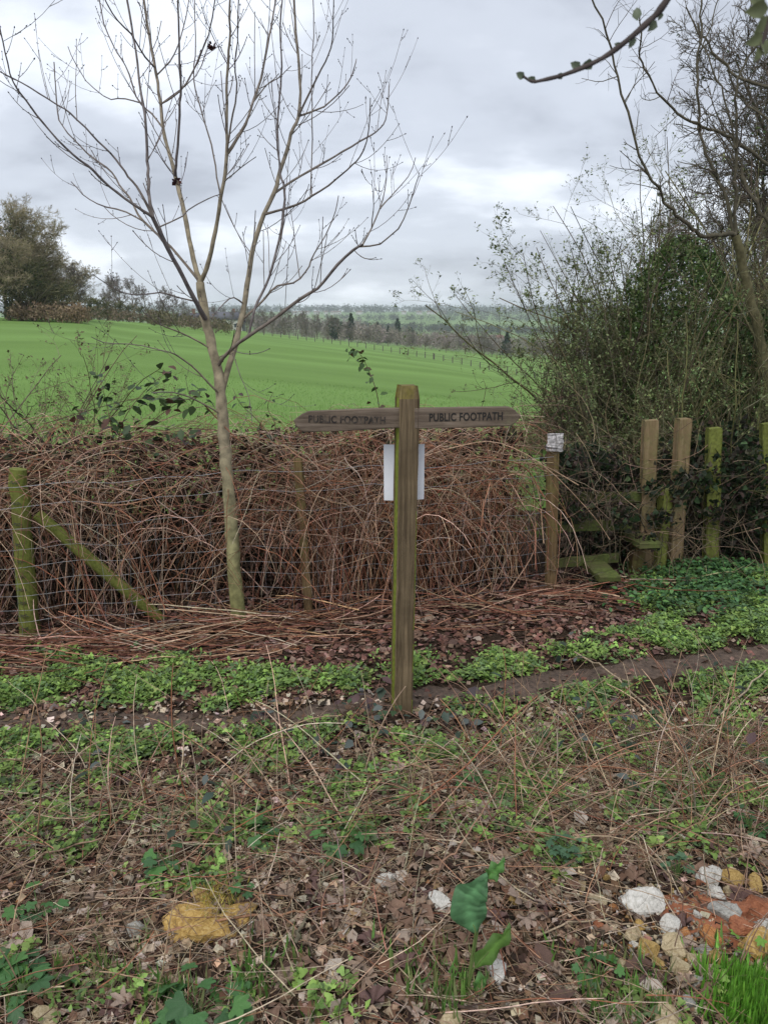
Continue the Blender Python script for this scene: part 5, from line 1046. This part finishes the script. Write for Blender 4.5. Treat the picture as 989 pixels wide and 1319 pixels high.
# dock with tall broad leaves
db = gpt(602, 1278); dock = thing('dock_plant', db, 'dock plant with one broad upright leaf and a narrow curled leaf', 'plant')
def big_leaf(pts, wpx, col, Y, nseg=10, label=None, wave=.012):
    c = catmull(pts, nseg); W = np.stack([P(a, b, Y + .015*i/nseg) for i, (a, b) in enumerate(c)]) - db; t = np.linspace(0, 1, nseg); wd_ = np.interp(t, [0, .12, .3, .6, .85, 1], [.15, .8, 1, .85, .45, .02])*wpx/2/F*np.linalg.norm(P(*pts[0], Y) - [0, 0, EYE])
    d = nrm(np.gradient(W, axis=0)); sd_ = nrm(np.cross(d, [0, -1, .35])); v = np.concatenate([np.stack([W - sd_*wd_[:, None] + [0, -.0, 0] + np.array([0, wave, 0])*np.sin(t*14)[:, None], W - sd_*wd_[:, None]*.5 - np.array([0, wave*.6, 0]), W, W + sd_*wd_[:, None]*.5 - np.array([0, wave*.6, 0]), W + sd_*wd_[:, None] + np.array([0, wave, 0])*np.cos(t*13)[:, None]], 1).reshape(-1, 3)])
    vein = (np.arange(nseg) % 4 == 0); vv = v.reshape(nseg, 5, 3); vv[:, 1::2, 1] += np.where(vein, .004, -.001)[:, None] + rng.normal(size=(nseg, 2))*.0012; v = vv.reshape(-1, 3)
    i = (np.arange(nseg - 1)[:, None]*5 + np.arange(4)).ravel(); mb = MB(); cc = np.broadcast_to(np.array(col), v.shape).copy(); cc[2::5] *= 1.7; cc = cc.reshape(nseg, 5, 3); cc[vein, 1] *= 1.35; cc[vein, 3] *= 1.35; cc = cc.reshape(-1, 3)*rng.uniform(.85, 1.15, (nseg*5, 1)); mb.add(v, np.stack([i, i + 1, i + 6, i + 5], -1), c=cc); o = child('leaf', mb.mesh('leaf', M_LEAF, True), dock)
    m_ = MB(); tubes(m_, catmull([(0, 0, 0), W[0]*.5 + [0, .005, .004], W[0], W[3]], 10), np.linspace(.004, .0018, 10), 5, colv(1, [(.14, .20, .06)], .05)); child('stalk', m_.mesh('stalk', M_LEAF, True), dock); return o
dY = float(db[1]) + .02
big_leaf([(612, 1200), (603, 1170), (611, 1148), (628, 1128)], 42, (.07, .165, .07), dY, 30); big_leaf([(612, 1245), (630, 1225), (648, 1208), (657, 1192)], 20, (.075, .15, .03), dY - .02); big_leaf([(628, 1130), (638, 1120), (650, 1107)], 18, (.07, .17, .04), dY + .03); big_leaf([(612, 1275), (620, 1262), (628, 1258)], 14, (.07, .17, .04), dY - .03)
# grass
def grass(nm, px, py, n, l0, l1, cols, label, spread=(.03, .03), tl=.35, kind='stuff', cat='grass'):
    q = gpt(px, py) + np.zeros((n, 3)); q = q + np.stack([rng.normal(size=n)*spread[0], rng.normal(size=n)*spread[1], np.zeros(n)], -1); q[:, 2] = terrain(q[:, 0], q[:, 1]); mb = MB()
    leaves(mb, T_BLADE, q, rots(rng.uniform(0, 6.3, n), np.pi/2 - np.abs(rng.normal(0, tl, n)), rng.normal(0, .2, n)), rng.uniform(l0, l1, n), colv(n, cols, .2)); return mb.obj(nm, M_LEAF, label=label, cat=cat, kind=kind)
BG = [(.12, .30, .03), (.16, .36, .045), (.10, .24, .03)]
grass('grass_tuft', 975, 1300, 4200, .03, .085, BG, 'bright green tuft of fine grass beside the rubble', (.055, .05), .8, None, 'grass tuft')
petiole_plant('leafy_weed', 983, 1235, 5, .05, 'pale yellow-green leaf growing over the bright grass tuft', [(.16, .32, .05), (.13, .28, .05)])
gx, gy = rng.uniform(0, 989, 420), 1319 - np.abs(rng.normal(0, 45, 420)); kg = vnoise(gx, gy, .03, 2) > .55; gx, gy = gx[kg][:170], gy[kg][:170]
grass('verge_grass', np.repeat(gx, 6), np.repeat(gy, 6), 6*len(gx), .03, .09, [(.09, .20, .04), (.13, .25, .05), (.20, .22, .09)], 'thin green grass blades coming through the near straw', (.014, .014), .75)
n = 60000; y = rng.uniform(6.2**.5, 24**.5, n)**2; x = rng.uniform(-.62, .62, n)*(y + .6); mb = MB(); q = np.stack([x, y, terrain(x, y) - .01], -1)
leaves(mb, T_BLADE, q, rots(rng.uniform(0, 6.3, n), np.pi/2 - np.abs(rng.normal(0, .45, n)), rng.normal(0, .2, n)), rng.uniform(.03, .075, n), colv(n, [(.11, .235, .038), (.135, .27, .05), (.10, .20, .035)], .15)); mb.obj('field_grass', M_LEAF, label='short green grass of the field just beyond the hedge', cat='grass', kind='stuff')
# bramble leaves on the verge, each spray a plant
VL = [(.05, .08, .06), (.07, .055, .06), (.10, .06, .06), (.055, .10, .045), (.11, .13, .12), (.04, .06, .04)]
def verge_spray(px, py, nl, s, lab):
    b_ = gpt(px, py); root = thing('verge_bramble', b_, lab, 'bramble', 'leafy brambles on the verge'); mb = MB(); k = 3
    C = curves(np.zeros((k, 3)), np.stack([rng.normal(size=k)*.8, rng.normal(size=k)*.5, np.ones(k)*.7], -1), rng.uniform(.15, .35, k), 8, 0, .08, .25); C[:, :, 2] = np.maximum(C[:, :, 2], .01)
    tubes(mb, C, taper(np.full(k, .0022), 8, .5), 4, colv(k, [(.22, .13, .09)], .2)); child('stem', mb.mesh('stem', M_CANE), root)
    for q in range(nl):
        p = C[q % k, int(rng.integers(2, 8))] + rng.normal(size=3)*.012; ci = int(rng.integers(len(VL))); R = rots(rng.uniform(0, 6.3, 1), rng.normal(-.1, .4, 1), rng.normal(0, .3, 1))[0]; child('leaf', leaf_mesh(('vl', ci), T_OV, VL[ci]), root, mat4(p, R, s*rng.uniform(.7, 1.3)))
for a, b in [(530, 950), (470, 935), (445, 925), (340, 950), (380, 985), (640, 930), (720, 860), (770, 945), (820, 960), (890, 900), (930, 880), (950, 950), (905, 980), (970, 1010), (560, 935), (690, 975), (870, 945), (150, 985), (285, 1070), (510, 965), (610, 960), (740, 1000), (960, 905), (430, 1000), (80, 955), (850, 1000)]:
    verge_spray(a, b, 9, .05, 'low bramble spray with dull purple-green leaves ' + spot(a, b))

# ------------------------------------------------------------------ budding branch hanging into the view, from the tree beside the photographer
ov = thing('budding_tree', (1.75, 1.25, gz(1.75, 1.25)), 'budding branch hanging against the sky in front of the bare trees', 'tree'); OV = np.array(ov.location)
mb = MB(); tk = catmull([(1.75, 1.25, -.1), (1.72, 1.27, 1.2), (1.70, 1.25, 2.2), (1.66, 1.3, 3.2)], 18); tubes(mb, tk, np.linspace(.06, .025, 18), 10, np.broadcast_to(np.array((.13, .115, .08)), (1, 18, 3))); mb.obj('trunk', M_BARK, ov, smooth=True)
def hang(pts, Y, r0, r1, extra, n=26, ncol=(.075, .06, .055)):
    c = catmull(pts, n); W = np.stack([P(a, b, Y) for a, b in c]); W = np.vstack([catmull(list(extra) + [W[0]], 10)[:-1], W]); mb = MB(); m = len(W); tubes(mb, W, np.linspace(r0, r1, m)*(1 + .12*np.sin(np.arange(m)*1.7)), 7, np.broadcast_to(np.array(ncol), (1, m, 3))); return mb.obj('branch', M_BARK, ov, smooth=True), W
br, W = hang([(868, -14), (850, 12), (835, 28), (800, 58), (770, 78), (730, 95), (700, 103), (685, 105), (673, 98)], 1.15, .0062, .0016, [tk[15], P(1080, -160, 1.2), P(930, -90, 1.17)])
def young_leaf(px, py, ang, ln, Y, par, col=(.11, .135, .085)):
    t = T_OV; p = P(px, py, Y); a = math.radians(ang); s = ln/F*Y; v = t[0].copy(); d = np.array([math.cos(a), 0, -math.sin(a)]); sd_ = np.array([math.sin(a), .35, math.cos(a)]); nn_ = np.cross(d, sd_); V = p + s*(v[:, 1:2]*d + v[:, 0:1]*1.15*sd_ + v[:, 2:3]*nn_*2); mb = MB(); mb.add(V, None, t[2], col); o = mb.obj('leaf', M_LEAF); o.parent = par; return o
for (a, b, an, ln) in [(820, 27, -95, 15), (815, 45, 100, 14), (852, 8, 115, 0), (845, 26, 125, 14), (851, 14, 100, 10), (748, 88, -155, 14), (765, 80, 160, 16), (690, 104, -160, 10), (676, 100, -155, 12), (800, 60, -160, 9), (726, 97, 170, 10)]:
    if ln: young_leaf(a, b, an, ln, 1.15, br)
br2, W2 = hang([(1010, -25), (992, 20), (985, 45), (978, 62)], .85, .004, .0016, [tk[15], P(1150, -120, 1.0)], 12)
for (a, b, an, ln) in [(990, 10, 170, 26), (988, 20, 120, 22), (982, 45, 150, 20), (980, 50, 60, 20), (985, 5, 200, 20), (978, 60, 100, 16), (992, 30, 20, 18)]: young_leaf(a, b, an, ln, .85, br2, (.15, .17, .08))
# ------------------------------------------------------------------ haze
hv, hn, _, ho = mat('haze'); hn.nodes.remove(_)
pv = N(hn, 'ShaderNodeVolumePrincipled'); pv.inputs['Color'].default_value = (.86, .92, 1.0, 1); pv.inputs['Density'].default_value = .00022; pv.inputs['Anisotropy'].default_value = .1; L(hn, pv.outputs[0], ho.inputs['Volume'])
mb = MB(); z0, z1, e = -75, 45, 5200; v = np.array([(-e*1.2, -200, z0), (e*1.2, -200, z0), (e*1.2, e, z0), (-e*1.2, e, z0), (-e*1.2, -200, z1), (e*1.2, -200, z1), (e*1.2, e, z1), (-e*1.2, e, z1)])
mb.add(v, [[0, 3, 2, 1], [4, 5, 6, 7], [0, 1, 5, 4], [1, 2, 6, 5], [2, 3, 7, 6], [3, 0, 4, 7]]); hz = mb.obj('haze', hv, label='thin pale blue haze over the valley', cat='haze', kind='stuff')
print('TRIS', sum(len(m.polygons) for m in bpy.data.meshes))
